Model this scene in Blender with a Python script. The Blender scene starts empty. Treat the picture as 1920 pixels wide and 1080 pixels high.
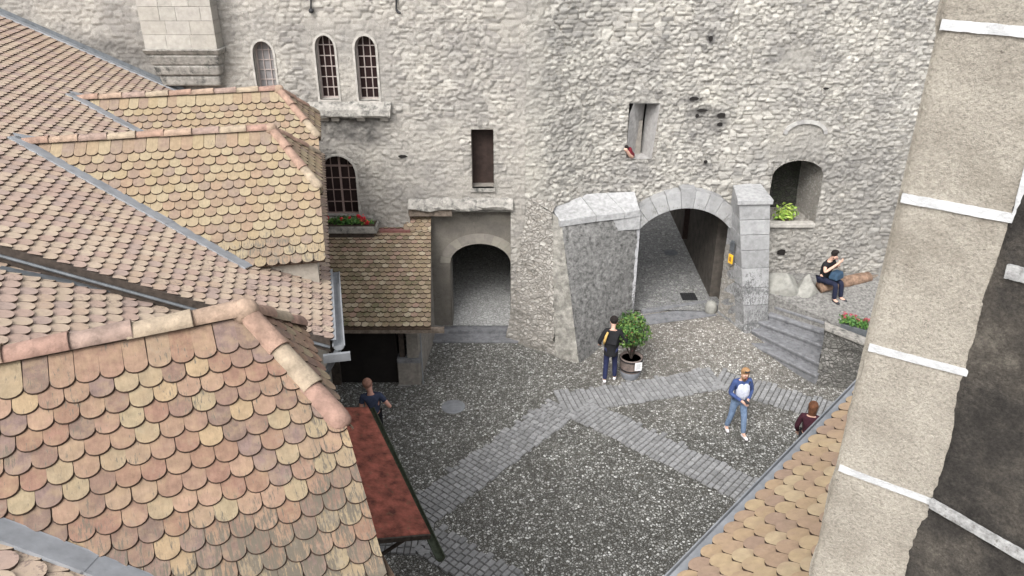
import bpy, bmesh, math, random
import numpy as np
from mathutils import Vector, Matrix
random.seed(7); rng = np.random.default_rng(7)
S = bpy.context.scene
COL = S.collection
# ------------------------------------------------------------------ camera
F = 1450.0; H = 10.2; TH = math.radians(26.1); CT, ST = math.cos(TH), math.sin(TH)
cd = bpy.data.cameras.new("camera"); cam = bpy.data.objects.new("camera", cd); COL.objects.link(cam)
cd.sensor_width = 36; cd.lens = F/1920*36; cd.clip_start = 0.05; cd.clip_end = 500
cam.location = (0, 0, H); cam.rotation_euler = (math.pi/2-TH, 0, 0)
S.camera = cam
S.render.resolution_x = 1024; S.render.resolution_y = 576
# ------------------------------------------------------------------ sky, sun, exposure
SUN_EL, SUN_AZ = math.radians(45), math.radians(205)      # azimuth clockwise from +Y
w = bpy.data.worlds.new("World"); S.world = w; w.use_nodes = True
nt = w.node_tree; nt.nodes.clear()
sky = nt.nodes.new('ShaderNodeTexSky'); sky.sky_type = 'NISHITA'; sky.sun_disc = False
sky.sun_elevation = SUN_EL; sky.sun_rotation = SUN_AZ; sky.air_density = 1.0; sky.dust_density = 4.0
hs = nt.nodes.new('ShaderNodeHueSaturation'); hs.inputs['Saturation'].default_value = 0.16
bg = nt.nodes.new('ShaderNodeBackground'); bg.inputs[1].default_value = 0.15
wo = nt.nodes.new('ShaderNodeOutputWorld')
nt.links.new(sky.outputs[0], hs.inputs['Color']); nt.links.new(hs.outputs[0], bg.inputs[0]); nt.links.new(bg.outputs[0], wo.inputs[0])
sl = bpy.data.lights.new("sun", 'SUN'); sl.energy = 0.9; sl.angle = math.radians(30); sl.color = (1.0, 0.975, 0.95)
so = bpy.data.objects.new("sun", sl); COL.objects.link(so)
sd = Vector((math.sin(SUN_AZ)*math.cos(SUN_EL), math.cos(SUN_AZ)*math.cos(SUN_EL), math.sin(SUN_EL)))
so.rotation_euler = (-sd).to_track_quat('-Z', 'Y').to_euler(); so.location = (0, -10, 30)
S.view_settings.view_transform = 'Standard'; S.view_settings.look = 'None'
S.view_settings.exposure = 1.35; S.view_settings.gamma = 1.0
# ------------------------------------------------------------------ measuring helpers
CP = np.array([0, 0, H])
def ray(u, v):
    a = (u-960)/F; b = (v-540)/F
    return np.array([a, CT-b*ST, -ST-b*CT])
def P(u, v, Y=None, z=None, X=None, pl=None, t=None):
    r = ray(u, v)
    if t is not None: k = t
    elif Y is not None: k = Y/r[1]
    elif z is not None: k = (z-H)/r[2]
    elif X is not None: k = X/r[0]
    else:
        n, p = pl; k = np.dot(n, np.array(p)-CP)/np.dot(n, r)
    return CP+k*r
def hd(a):
    a = math.radians(a); return np.array([math.sin(a), math.cos(a), 0.0])
UP = np.array([0, 0, 1.0])
def nrm(v): v = np.array(v, float); return v/np.linalg.norm(v)
# ------------------------------------------------------------------ object helpers
WORLD = {}
def link(o, parent=None):
    COL.objects.link(o)
    if parent is not None:
        o.parent = parent; o.location = tuple(-WORLD[parent.name][i] for i in range(3))
        WORLD[o.name] = (0, 0, 0)
    else:
        WORLD[o.name] = tuple(o.location)
    return o
def thing(name, label, cat, loc=(0, 0, 0), group=None):
    o = bpy.data.objects.new(name, None); o.location = tuple(float(c) for c in loc); o.empty_display_size = 0.2
    link(o); o['label'] = label; o['category'] = cat
    if group: o['group'] = group
    return o
def tag(o, label, cat, group=None):
    o['label'] = label; o['category'] = cat
    if group: o['group'] = group
    return o
def struct(o): o['kind'] = 'structure'; return o
def mesh(name, V, Fc, mat, parent=None, smooth=False):
    me = bpy.data.meshes.new(name)
    me.from_pydata([tuple(map(float, v)) for v in V], [], [tuple(f) for f in Fc]); me.update()
    if smooth: me.polygons.foreach_set('use_smooth', [True]*len(me.polygons))
    me.materials.append(mat)
    o = bpy.data.objects.new(name, me); link(o, parent); return o
class MB:
    def __init__(s): s.V = []; s.F = []
    def add(s, V, Fc):
        n = len(s.V); s.V += [tuple(map(float, v)) for v in V]; s.F += [tuple(i+n for i in f) for f in Fc]
    def box(s, c, d, ax=None, tap=1.0):
        """c centre, d full sizes, ax 3 axes, tap: top scale"""
        ax = ax or (np.array([1., 0, 0]), np.array([0, 1., 0]), UP); c = np.array(c, float)
        V = []
        for k in (-1, 1):
            q = tap if k > 0 else 1
            for i, j in ((-1, -1), (1, -1), (1, 1), (-1, 1)):
                V.append(c+ax[0]*d[0]/2*i*q+ax[1]*d[1]/2*j*q+ax[2]*d[2]/2*k)
        s.add(V, [(0, 3, 2, 1), (4, 5, 6, 7), (0, 1, 5, 4), (1, 2, 6, 5), (2, 3, 7, 6), (3, 0, 4, 7)])
    def bbox(s, a, b):
        a = np.array(a, float); b = np.array(b, float); s.box((a+b)/2, b-a)
    def hull(s, bot, top):
        n = len(bot); s.add(list(bot)+list(top), [tuple(range(n))[::-1], tuple(range(n, 2*n))]+[(i, (i+1) % n, (i+1) % n+n, i+n) for i in range(n)])
    def tube(s, pts, r, n=8, cap=True):
        pts = [np.array(p, float) for p in pts]; rs = r if isinstance(r, (list, tuple)) else [r]*len(pts)
        V = []; prev = None
        for i, p in enumerate(pts):
            d = nrm(pts[min(i+1, len(pts)-1)]-pts[max(i-1, 0)])
            a = np.cross(d, UP if abs(d[2]) < .9 else np.array([1., 0, 0])); a = nrm(a)
            b = np.cross(d, a)
            for k in range(n):
                t = 2*math.pi*k/n; V.append(p+(a*math.cos(t)+b*math.sin(t))*rs[i])
        Fc = [(i*n+k, i*n+(k+1) % n, (i+1)*n+(k+1) % n, (i+1)*n+k) for i in range(len(pts)-1) for k in range(n)]
        if cap: Fc += [tuple(range(n))[::-1], tuple(range((len(pts)-1)*n, len(pts)*n))]
        s.add(V, Fc)
    def lathe(s, c, prof, n=16):
        c = np.array(c, float); V = [c+np.array([r*math.cos(2*math.pi*k/n), r*math.sin(2*math.pi*k/n), z]) for r, z in prof for k in range(n)]
        m = len(prof)
        Fc = [(i*n+k, i*n+(k+1) % n, (i+1)*n+(k+1) % n, (i+1)*n+k) for i in range(m-1) for k in range(n)]
        Fc += [tuple(range(n))[::-1], tuple(range((m-1)*n, m*n))]
        s.add(V, Fc)
    def build(s, name, mat, parent=None, smooth=False):
        return mesh(name, s.V, s.F, mat, parent, smooth)
def bevel(o, wd, seg=2):
    m = o.modifiers.new('bevel', 'BEVEL'); m.width = wd; m.segments = seg; m.limit_method = 'ANGLE'; m.angle_limit = math.radians(35)
    return o
# ------------------------------------------------------------------ numpy noise
def hsh(i, j, k=0.0):
    v = np.sin(i*127.1+j*311.7+k*74.7)*43758.5453; return v-np.floor(v)
def vnoise(x, y, k=0.0):
    xi = np.floor(x); yi = np.floor(y); fx = x-xi; fy = y-yi; fx = fx*fx*(3-2*fx); fy = fy*fy*(3-2*fy)
    return (hsh(xi, yi, k)*(1-fx)+hsh(xi+1, yi, k)*fx)*(1-fy)+(hsh(xi, yi+1, k)*(1-fx)+hsh(xi+1, yi+1, k)*fx)*fy
def fbm(x, y, k=0.0, o=4):
    s = 0; a = .5
    for i in range(o): s = s+a*vnoise(x*2**i, y*2**i, k+i*3.1); a *= .5
    return s
def sstep(a, b, x): t = np.clip((x-a)/(b-a), 0, 1); return t*t*(3-2*t)
def stones(X, Z, cw, ch, k):
    x = X/cw+1.1*(fbm(X*.9, Z*.9, k+5, 2)-.4); y = Z/ch+1.6*(fbm(X*.7, Z*1.2, k+9, 3)-.4)
    yi = np.floor(y); f1 = np.full(X.shape, 9.); f2 = np.full(X.shape, 9.); rid = np.zeros(X.shape); rj = np.zeros(X.shape); tl = np.zeros(X.shape)
    for dj in (-1, 0, 1):
        j = yi+dj; off = hsh(j, 3.3, k); xs = x*(0.75+.5*hsh(j, 7.7, k))+off*7
        xi = np.floor(xs)
        for di in (-1, 0, 1):
            i = xi+di
            cx = i+.5+.62*(hsh(i, j, k)-.5); cy = j+.5+.45*(hsh(i, j, k+1.7)-.5)
            d = (np.abs(xs-cx)**2.6+(np.abs(y-cy)*1.12)**2.6)**(1/2.6)
            r = hsh(i, j, k+4.2)
            new = d < f1
            f2 = np.where(new, f1, np.minimum(f2, d)); f1 = np.where(new, d, f1); rid = np.where(new, r, rid); rj = np.where(new, hsh(i, j, k+8.8), rj); tl = np.where(new, (xs-cx)*(hsh(i, j, k+13.)-.5)*1.4+(y-cy)*(hsh(i, j, k+17.)-.62)*1.6, tl)
    return f2-f1, rid, rj, tl
# ------------------------------------------------------------------ material helpers
def mat(name):
    m = bpy.data.materials.new(name); m.use_nodes = True; nt = m.node_tree; b = nt.nodes['Principled BSDF']
    b.inputs['Roughness'].default_value = .85
    try: b.inputs['Specular IOR Level'].default_value = .3
    except Exception: pass
    return m, nt, b
def N(nt, t, **kw):
    n = nt.nodes.new(t)
    for k, v in kw.items():
        if k in n.inputs: n.inputs[k].default_value = v
        else: setattr(n, k, v)
    return n
def L(nt, a, b): nt.links.new(a, b)
def ramp(nt, fac, cols, interp='LINEAR'):
    r = N(nt, 'ShaderNodeValToRGB'); cr = r.color_ramp; cr.interpolation = interp
    while len(cr.elements) < len(cols): cr.elements.new(.5)
    for e, (p, c) in zip(cr.elements, cols): e.position = p; e.color = (c if len(c) == 4 else (*c, 1))
    L(nt, fac, r.inputs[0]); return r.outputs[0]
def g(v): return (v, v, v)
def noise(nt, sc, vec=None, det=4, rough=.6):
    n = N(nt, 'ShaderNodeTexNoise'); n.inputs['Scale'].default_value = sc; n.inputs['Detail'].default_value = det; n.inputs['Roughness'].default_value = rough
    if vec is not None: L(nt, vec, n.inputs['Vector'])
    return n.outputs[0]
def pos(nt, scale=None):
    gm = N(nt, 'ShaderNodeNewGeometry'); v = gm.outputs['Position']
    if scale:
        m = N(nt, 'ShaderNodeMapping'); m.inputs['Scale'].default_value = scale; L(nt, v, m.inputs['Vector']); v = m.outputs[0]
    return v
def mix(nt, fac, a, b, mode='MIX'):
    m = N(nt, 'ShaderNodeMix', data_type='RGBA', blend_type=mode)
    for s_, v in ((m.inputs[0], fac), (m.inputs[6], a), (m.inputs[7], b)):
        if hasattr(v, 'links'): L(nt, v, s_)
        elif isinstance(v, (int, float)): s_.default_value = v
        else: s_.default_value = (*v, 1) if len(v) == 3 else v
    return m.outputs[2]
def math_(nt, op, a, b=None, clamp=False):
    m = N(nt, 'ShaderNodeMath', operation=op, use_clamp=clamp)
    for s_, v in ((m.inputs[0], a), (m.inputs[1], b)):
        if v is None: continue
        if hasattr(v, 'links'): L(nt, v, s_)
        else: s_.default_value = v
    return m.outputs[0]
def bump(nt, b, h, dist=.01, st=1.0):
    n = N(nt, 'ShaderNodeBump'); n.inputs['Distance'].default_value = dist; n.inputs['Strength'].default_value = st
    L(nt, h, n.inputs['Height']); L(nt, n.outputs[0], b.inputs['Normal']); return n
def attr(nt, name): a = N(nt, 'ShaderNodeAttribute'); a.attribute_name = name; return a.outputs['Fac']
def zmask(nt, z0, z1):     # 1 below z0 -> 0 above z1
    gm = N(nt, 'ShaderNodeNewGeometry'); s = N(nt, 'ShaderNodeSeparateXYZ'); L(nt, gm.outputs['Position'], s.inputs[0])
    mr = N(nt, 'ShaderNodeMapRange'); mr.inputs[1].default_value = z1; mr.inputs[2].default_value = z0
    L(nt, s.outputs[2], mr.inputs[0]); return mr.outputs[0]
def m_plain(name, c, var=.18, sc=6, rough=.8, bd=0.0, bs=30, metal=0.0, dark=None):
    m, nt, b = mat(name); b.inputs['Roughness'].default_value = rough; b.inputs['Metallic'].default_value = metal
    p = pos(nt); n = noise(nt, sc, p, 6, .65)
    lo = tuple(x*(1-var*1.6) for x in c); hi = tuple(min(1, x*(1+var)) for x in c)
    col = ramp(nt, n, [(.3, lo), (.7, hi)])
    if dark:
        n2 = noise(nt, dark[1], p, 8, .75); f = ramp(nt, n2, [(dark[2], g(0)), (dark[2]+.14, g(1))])
        col = mix(nt, f, col, dark[0])
    L(nt, col, b.inputs['Base Color'])
    if bd: bump(nt, b, noise(nt, bs, p, 8, .7), bd)
    return m
def m_island(name, cols, var=.2, rough=.85, sc=14, bd=.003, dirt=None, azim=None):
    """one colour per loose piece (tile, stone block), from a palette"""
    m, nt, b = mat(name); b.inputs['Roughness'].default_value = rough
    gm = N(nt, 'ShaderNodeNewGeometry'); p = gm.outputs['Position']
    col = ramp(nt, gm.outputs['Random Per Island'], [(i/len(cols), c) for i, c in enumerate(cols)], 'CONSTANT')
    n = noise(nt, sc, p, 6, .65)
    col = mix(nt, 1.0, col, ramp(nt, n, [(.25, g(1-var*1.3)), (.75, g(1+var*.6))]), 'MULTIPLY')
    n5 = noise(nt, 9, p, 4, .6); col = mix(nt, ramp(nt, n5, [(.45, g(0)), (.7, g(.45))]), col, cols[-1])
    n3 = noise(nt, 3.0, p, 3)
    col = mix(nt, ramp(nt, n3, [(.5, g(0)), (.75, g(.35))]), col, tuple(x*.75 for x in cols[1]))
    sv = None
    if azim is not None:      # grain running down the slope; azim = direction along the eave
        a_ = hd(azim); b_ = hd(azim+90); d1 = N(nt, 'ShaderNodeVectorMath', operation='DOT_PRODUCT'); L(nt, p, d1.inputs[0]); d1.inputs[1].default_value = tuple(a_*55)
        d2 = N(nt, 'ShaderNodeVectorMath', operation='DOT_PRODUCT'); L(nt, p, d2.inputs[0]); d2.inputs[1].default_value = tuple(b_*9)
        cv = N(nt, 'ShaderNodeCombineXYZ'); L(nt, d1.outputs['Value'], cv.inputs[0]); L(nt, d2.outputs['Value'], cv.inputs[1]); L(nt, gm.outputs['Random Per Island'], cv.inputs[2]); sv = cv.outputs[0]
        col = mix(nt, 1.0, col, ramp(nt, noise(nt, 1.0, sv, 5, .7), [(.3, g(.84)), (.65, g(1.06))]), 'MULTIPLY')
    if dirt:
        z0, z1, dc, base = dirt
        n2 = noise(nt, 1.0, sv, 6, .75) if sv is not None else noise(nt, 26, pos(nt, (1, 1, .45)), 8, .8)
        zm = zmask(nt, z0, z1)
        f = math_(nt, 'ADD', math_(nt, 'ADD', n2, math_(nt, 'MULTIPLY', zm, .22)), math_(nt, 'MULTIPLY', math_(nt, 'SUBTRACT', noise(nt, 2.2, p, 4), .5), .5))
        f = ramp(nt, f, [(base, g(0)), (base+.07, g(1))])
        col = mix(nt, f, col, dc)
        n4 = noise(nt, 7, p, 6, .7)
        f4 = ramp(nt, math_(nt, 'ADD', n4, math_(nt, 'MULTIPLY', zm, .08)), [(.6, g(0)), (.72, g(.55))])
        col = mix(nt, f4, col, tuple(c*1.6 for c in dc))
    L(nt, col, b.inputs['Base Color']); bump(nt, b, noise(nt, 60, p, 6, .7), bd)
    return m
def m_rubble(name, cols, mortar, sc=5, zs=1.7, bd=.03):
    m, nt, b = mat(name); p = pos(nt)
    nz = noise(nt, 2.5, p, 3); mp = N(nt, 'ShaderNodeMapping'); mp.inputs['Scale'].default_value = (1, 1, zs)
    ad = N(nt, 'ShaderNodeVectorMath', operation='MULTIPLY_ADD'); nzc = N(nt, 'ShaderNodeTexNoise'); nzc.inputs['Scale'].default_value = 3; L(nt, p, nzc.inputs['Vector'])
    L(nt, nzc.outputs['Color'], ad.inputs[0]); ad.inputs[1].default_value = (.25, .25, .25); L(nt, p, ad.inputs[2]); L(nt, ad.outputs[0], mp.inputs['Vector'])
    v1 = N(nt, 'ShaderNodeTexVoronoi', feature='DISTANCE_TO_EDGE'); v1.inputs['Scale'].default_value = sc; L(nt, mp.outputs[0], v1.inputs['Vector'])
    v2 = N(nt, 'ShaderNodeTexVoronoi', feature='F1'); v2.inputs['Scale'].default_value = sc; L(nt, mp.outputs[0], v2.inputs['Vector'])
    sx = N(nt, 'ShaderNodeSeparateXYZ'); L(nt, v2.outputs['Color'], sx.inputs[0])
    col = ramp(nt, sx.outputs[0], [(i/len(cols), c) for i, c in enumerate(cols)])
    e = ramp(nt, v1.outputs['Distance'], [(.02, g(0)), (.12, g(1))])
    col = mix(nt, e, mortar, col)
    col = mix(nt, 1, col, ramp(nt, noise(nt, 30, p, 8, .7), [(.2, g(.62)), (.8, g(1.25))]), 'MULTIPLY')
    L(nt, col, b.inputs['Base Color'])
    h = math_(nt, 'ADD', math_(nt, 'MULTIPLY', e, .7), math_(nt, 'MULTIPLY', noise(nt, 22, p, 8, .7), .8))
    bump(nt, b, h, bd); return m
def m_field(name, cols, mortar, plaster, grime_shade, fine=45):
    m, nt, b = mat(name); p = pos(nt)
    col = ramp(nt, attr(nt, 'rnd'), [(i/(len(cols)-1), c) for i, c in enumerate(cols)])
    col = mix(nt, ramp(nt, attr(nt, 'edge'), [(.05, g(0)), (.45, g(1))]), mortar, col)
    pn = noise(nt, 9, p, 8, .7); pc = mix(nt, ramp(nt, pn, [(.35, g(0)), (.65, g(1))]), tuple(c*.78 for c in plaster), plaster)
    vc = N(nt, 'ShaderNodeTexVoronoi', feature='DISTANCE_TO_EDGE'); vc.inputs['Scale'].default_value = 1.7; wv = N(nt, 'ShaderNodeTexNoise'); wv.inputs['Scale'].default_value = 2.5; wv.inputs['Detail'].default_value = 6; L(nt, p, wv.inputs['Vector']); wa = N(nt, 'ShaderNodeVectorMath', operation='MULTIPLY_ADD'); L(nt, wv.outputs['Color'], wa.inputs[0]); wa.inputs[1].default_value = (.9, .9, .9); L(nt, p, wa.inputs[2]); L(nt, wa.outputs[0], vc.inputs['Vector'])
    crk = math_(nt, 'MULTIPLY', ramp(nt, vc.outputs['Distance'], [(.0, g(1)), (.022, g(0))]), ramp(nt, noise(nt, .8, p, 3), [(.48, g(0)), (.58, g(.8))])); pc = mix(nt, crk, pc, tuple(c*.35 for c in plaster))
    col = mix(nt, attr(nt, 'plas'), col, pc)
    col = mix(nt, 1, col, ramp(nt, noise(nt, 1.1, p, 5, .6), [(.28, (.68, .68, .69)), (.7, (1.10, 1.09, 1.06))]), 'MULTIPLY')
    col = mix(nt, 1, col, ramp(nt, noise(nt, fine, p, 8, .75), [(.25, g(.66)), (.75, g(1.22))]), 'MULTIPLY')
    gm_ = math_(nt, 'MULTIPLY', attr(nt, 'grime_shade'), ramp(nt, noise(nt, 4, p, 8, .7), [(.25, g(.25)), (.7, g(1.3))]), True)
    col = mix(nt, gm_, col, grime_shade)
    pit = ramp(nt, noise(nt, 14, p, 8, .8), [(.66, g(0)), (.74, g(.75))])
    col = mix(nt, pit, col, (.06, .055, .05))
    L(nt, col, b.inputs['Base Color']); bump(nt, b, noise(nt, fine, p, 8, .8), .022); return m
# ------------------------------------------------------------------ materials
TILE_L = [(0.206, 0.126, 0.088), (0.226, 0.149, 0.104), (0.244, 0.190, 0.124), (0.203, 0.119, 0.087), (0.173, 0.112, 0.087), (0.237, 0.168, 0.116), (0.214, 0.134, 0.096), (0.252, 0.201, 0.129), (0.155, 0.107, 0.086), (0.221, 0.142, 0.104), (0.171, 0.119, 0.103), (0.255, 0.168, 0.120), (0.281, 0.206, 0.126)]
TILE_D = [(0.263, 0.204, 0.125), (0.271, 0.216, 0.141), (0.253, 0.187, 0.120), (0.212, 0.153, 0.116), (0.245, 0.171, 0.118), (0.275, 0.224, 0.146), (0.225, 0.162, 0.114), (0.205, 0.153, 0.120), (0.266, 0.207, 0.133)]
TILE_M = [(0.344, 0.257, 0.190), (0.373, 0.291, 0.220), (0.317, 0.229, 0.185), (0.388, 0.310, 0.234), (0.332, 0.244, 0.200), (0.360, 0.284, 0.212), (0.292, 0.222, 0.189)]
TILE_Y = [(0.249, 0.188, 0.121), (0.323, 0.263, 0.182), (0.198, 0.158, 0.104), (0.369, 0.315, 0.227), (0.220, 0.166, 0.118), (0.279, 0.218, 0.144), (0.169, 0.142, 0.088), (0.292, 0.197, 0.150)]
TILE_R = [(0.338, 0.242, 0.149), (0.376, 0.282, 0.171), (0.312, 0.218, 0.146), (0.350, 0.250, 0.161), (0.388, 0.301, 0.190), (0.281, 0.197, 0.143)]
DIRT = (.10, .085, .065)
M_L = m_island('clay_tile_near', TILE_L, .28, dirt=(5.45, 6.3, DIRT, .585), azim=65)
M_D = m_island('clay_tile_dormer', TILE_D, dirt=(5.35, 6.1, (.11, .095, .075), .66), azim=77)
M_M = m_island('clay_tile_main', TILE_M, dirt=(4.5, 9, (.16, .12, .10), .72))
M_Y = m_island('clay_tile_mossy', TILE_Y, dirt=(1.0, 3.4, (.11, .11, .055), .64))
M_RR = m_island('clay_tile_right', TILE_R, dirt=(0, 1, (.2, .15, .1), .80))
M_RIDGE = m_island('ridge_clay', [(.60, .38, .26), (.64, .45, .30), (.56, .32, .23), (.62, .48, .33), (.58, .36, .26)], bd=.004, dirt=(0, 1, (.25, .15, .11), .78))
M_ZINC = m_plain('zinc', (.26, .27, .285), .15, 5, .55, metal=.35, dark=((.16, .17, .18), 9, .6))
M_ZDARK = m_plain('weathered_zinc', (.13, .14, .15), .2, 8, .5, metal=.4)
M_WOODD = m_plain('dark_wood', (.055, .043, .035), .35, 12, .8, .004)
M_WOODG = m_plain('grey_wood', (.16, .13, .105), .35, 12, .8, .006)
M_LOG = m_plain('log_wood', (.23, .15, .105), .4, 9, .85, .01, dark=((.09, .06, .045), 6, .56))
M_FA = m_field('castle_wall_pale', [(.21, .20, .185), (.38, .36, .33), (.30, .285, .26), (.46, .44, .405), (.35, .33, .30), (.26, .245, .23)], (.30, .28, .25), (.40, .378, .345), (.085, .08, .075))
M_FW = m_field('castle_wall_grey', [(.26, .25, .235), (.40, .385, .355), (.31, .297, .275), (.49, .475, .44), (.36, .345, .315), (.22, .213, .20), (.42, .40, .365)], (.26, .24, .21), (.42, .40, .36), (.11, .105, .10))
M_PLAST = m_plain('grey_plaster', (.235, .215, .19), .22, 7, .9, .012, 40, dark=((.13, .12, .105), 3, .58))
M_LIME = m_plain('limestone', (.32, .32, .32), .22, 9, .8, .008, 45, dark=((.24, .24, .24), 7, .66))
M_VOUS = m_island('limestone_blocks', [(.315, .315, .315), (.355, .355, .355), (.29, .29, .29), (.335, .333, .33)], .28, sc=6, bd=.025, dirt=(3.2, 4.4, (.19, .185, .175), .72))
M_PIER = m_island('pier_blocks', [(.30, .30, .30), (.35, .35, .35), (.27, .27, .27), (.37, .37, .37)], .3, sc=5, bd=.02, dirt=(1.6, 2.9, (.12, .12, .12), .70))
M_DARKR = m_plain('dark_roughcast', (.20, .197, .19), .46, 10, .95, .06, 20, dark=((.34, .33, .315), 22, .56))
M_RUB = m_rubble('loose_rubble', [(.27, .255, .23), (.36, .34, .31), (.31, .29, .26), (.41, .39, .355)], (.31, .285, .25), 8, 1.6, .045)
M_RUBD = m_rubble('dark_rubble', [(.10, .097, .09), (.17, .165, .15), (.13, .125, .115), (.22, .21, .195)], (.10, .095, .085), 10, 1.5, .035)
M_SURR = m_plain('pale_lime_plaster', (.36, .34, .31), .22, 9, .9, .008, 40)
M_CORN = m_plain('weathered_cornice', (.29, .275, .25), .25, 8, .9, .02, 20, dark=((.07, .07, .065), 5, .50))
M_BOULD = m_plain('boulder', (.27, .265, .24), .2, 6, .9, .02, 18, dark=((.20, .20, .16), 4, .6))
M_STEP = m_plain('step_stone', (.185, .187, .195), .3, 8, .8, .012, 30, dark=((.10, .10, .105), 4, .56))
M_FRAME = m_plain('window_frame', (.33, .28, .26), .1, 12, .6)
M_FRAMER = m_plain('window_frame_reddish', (.26, .19, .17), .15, 12, .6)
M_GLASS, _nt, _b = mat('window_glass'); _b.inputs['Base Color'].default_value = (.02, .012, .012, 1); _b.inputs['Roughness'].default_value = .12
M_GLASSP, _nt, _b = mat('pale_window_glass'); _b.inputs['Base Color'].default_value = (.20, .19, .19, 1); _b.inputs['Roughness'].default_value = .3
M_BLACK = m_plain('dark_void_door', (.012, .010, .009), .2, 5, .9)
M_DOORB = m_plain('brown_door', (.035, .022, .018), .3, 9, .7)
M_IRON = m_plain('iron', (.03, .03, .032), .2, 20, .6, metal=.3)
M_RED = m_plain('rusty_red_sheet', (.24, .072, .05), .45, 6, .8, .02, 14, dark=((.13, .085, .05), 9, .57))
M_GREEN = m_plain('mossy_gutter', (.045, .055, .035), .35, 14, .7, .004)
M_FLUSH = m_plain('red_flashing', (.20, .09, .08), .2, 10, .6)
M_YEL = m_plain('yellow_sign', (.75, .42, .03), .06, 6, .5)
M_WHITE = m_plain('white_paper', (.75, .75, .75), .04, 8, .7)
M_WPAINT = m_plain('white_paint', (.47, .475, .48), .16, 14, .9, .008, 60, dark=((.30, .285, .25), 38, .60))
M_TUB = m_plain('weathered_tub', (.17, .135, .12), .25, 14, .8)
M_SOIL = m_plain('soil', (.05, .035, .025), .3, 20, .95)
def m_stucco():
    m, nt, b = mat('beige_render'); p = pos(nt)
    col = ramp(nt, noise(nt, 5, p, 6, .65), [(.3, (.31, .28, .235)), (.7, (.44, .405, .345))])
    col = mix(nt, 1, col, ramp(nt, noise(nt, 110, p, 8, .8), [(.32, g(.50)), (.5, g(.98)), (.7, g(1.22))]), 'MULTIPLY')
    col = mix(nt, ramp(nt, noise(nt, 3.2, p, 7, .7), [(.54, g(0)), (.66, g(.45))]), col, (.20, .175, .14))
    col = mix(nt, ramp(nt, noise(nt, 55, p, 4, .6), [(.68, g(0)), (.72, g(.8))]), col, (.12, .105, .09))
    L(nt, col, b.inputs['Base Color'])
    h = math_(nt, 'ADD', noise(nt, 120, p, 6, .75), math_(nt, 'MULTIPLY', noise(nt, 35, p, 6, .7), 1.2)); bump(nt, b, h, .012); return m
M_STUC = m_stucco()
M_DSTONE = m_plain('dark_weathered_stone', (.062, .054, .047), .55, 30, .95, .04, 80, dark=((.016, .014, .013), 9, .50))
M_WORN = m_plain('worn_white_joint', (.33, .33, .325), .3, 40, .9, .01, 70, dark=((.12, .11, .1), 50, .54))
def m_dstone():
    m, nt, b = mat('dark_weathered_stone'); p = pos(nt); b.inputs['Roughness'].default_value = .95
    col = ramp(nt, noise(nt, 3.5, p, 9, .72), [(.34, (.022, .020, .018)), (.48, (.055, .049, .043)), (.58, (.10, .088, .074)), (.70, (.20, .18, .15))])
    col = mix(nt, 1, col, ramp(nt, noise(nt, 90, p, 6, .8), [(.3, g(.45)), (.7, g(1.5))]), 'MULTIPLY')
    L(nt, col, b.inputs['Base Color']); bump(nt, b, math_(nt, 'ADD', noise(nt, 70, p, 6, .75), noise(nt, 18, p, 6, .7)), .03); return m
M_DSTONE = m_dstone()
def m_pebble():
    m, nt, b = mat('pebble_paving'); p = pos(nt)
    gm = N(nt, 'ShaderNodeNewGeometry'); s = N(nt, 'ShaderNodeSeparateXYZ'); L(nt, gm.outputs['Position'], s.inputs[0])
    nzc = N(nt, 'ShaderNodeTexNoise'); nzc.inputs['Scale'].default_value = 9; L(nt, p, nzc.inputs['Vector'])
    ad = N(nt, 'ShaderNodeVectorMath', operation='MULTIPLY_ADD'); L(nt, nzc.outputs['Color'], ad.inputs[0]); ad.inputs[1].default_value = (.05, .05, 0); L(nt, p, ad.inputs[2])
    v1 = N(nt, 'ShaderNodeTexVoronoi', feature='DISTANCE_TO_EDGE'); v1.inputs['Scale'].default_value = 20; L(nt, ad.outputs[0], v1.inputs['Vector'])
    v2 = N(nt, 'ShaderNodeTexVoronoi', feature='F1'); v2.inputs['Scale'].default_value = 20; L(nt, ad.outputs[0], v2.inputs['Vector'])
    sx = N(nt, 'ShaderNodeSeparateXYZ'); L(nt, v2.outputs['Color'], sx.inputs[0])
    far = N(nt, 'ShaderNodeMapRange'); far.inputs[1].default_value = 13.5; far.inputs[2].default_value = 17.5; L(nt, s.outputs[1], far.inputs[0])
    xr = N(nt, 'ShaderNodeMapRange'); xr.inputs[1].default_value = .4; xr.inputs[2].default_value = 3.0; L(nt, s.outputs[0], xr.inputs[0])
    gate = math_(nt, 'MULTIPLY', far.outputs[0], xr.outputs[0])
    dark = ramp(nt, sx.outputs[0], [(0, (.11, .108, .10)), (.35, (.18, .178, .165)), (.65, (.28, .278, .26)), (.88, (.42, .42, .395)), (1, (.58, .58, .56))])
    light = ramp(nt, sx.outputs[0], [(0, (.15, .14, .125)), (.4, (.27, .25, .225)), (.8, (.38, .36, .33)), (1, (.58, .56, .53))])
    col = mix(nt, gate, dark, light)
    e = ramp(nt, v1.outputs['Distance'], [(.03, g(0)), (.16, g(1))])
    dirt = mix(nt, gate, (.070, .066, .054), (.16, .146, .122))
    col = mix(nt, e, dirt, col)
    col = mix(nt, 1, col, ramp(nt, noise(nt, .9, p, 4, .6), [(.3, g(.82)), (.7, g(1.2))]), 'MULTIPLY')
    L(nt, col, b.inputs['Base Color']); bump(nt, b, e, .022)
    b.inputs['Roughness'].default_value = .7
    return m
M_PEB = m_pebble()
M_SETT = m_island('granite_setts', [(.225, .225, .225), (.26, .26, .262), (.20, .20, .20), (.295, .295, .295), (.24, .24, .24)], .25, sc=20, bd=.006)
M_JOINT = m_plain('sett_joint_dirt', (.095, .092, .085), .25, 9, .95)
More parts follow.
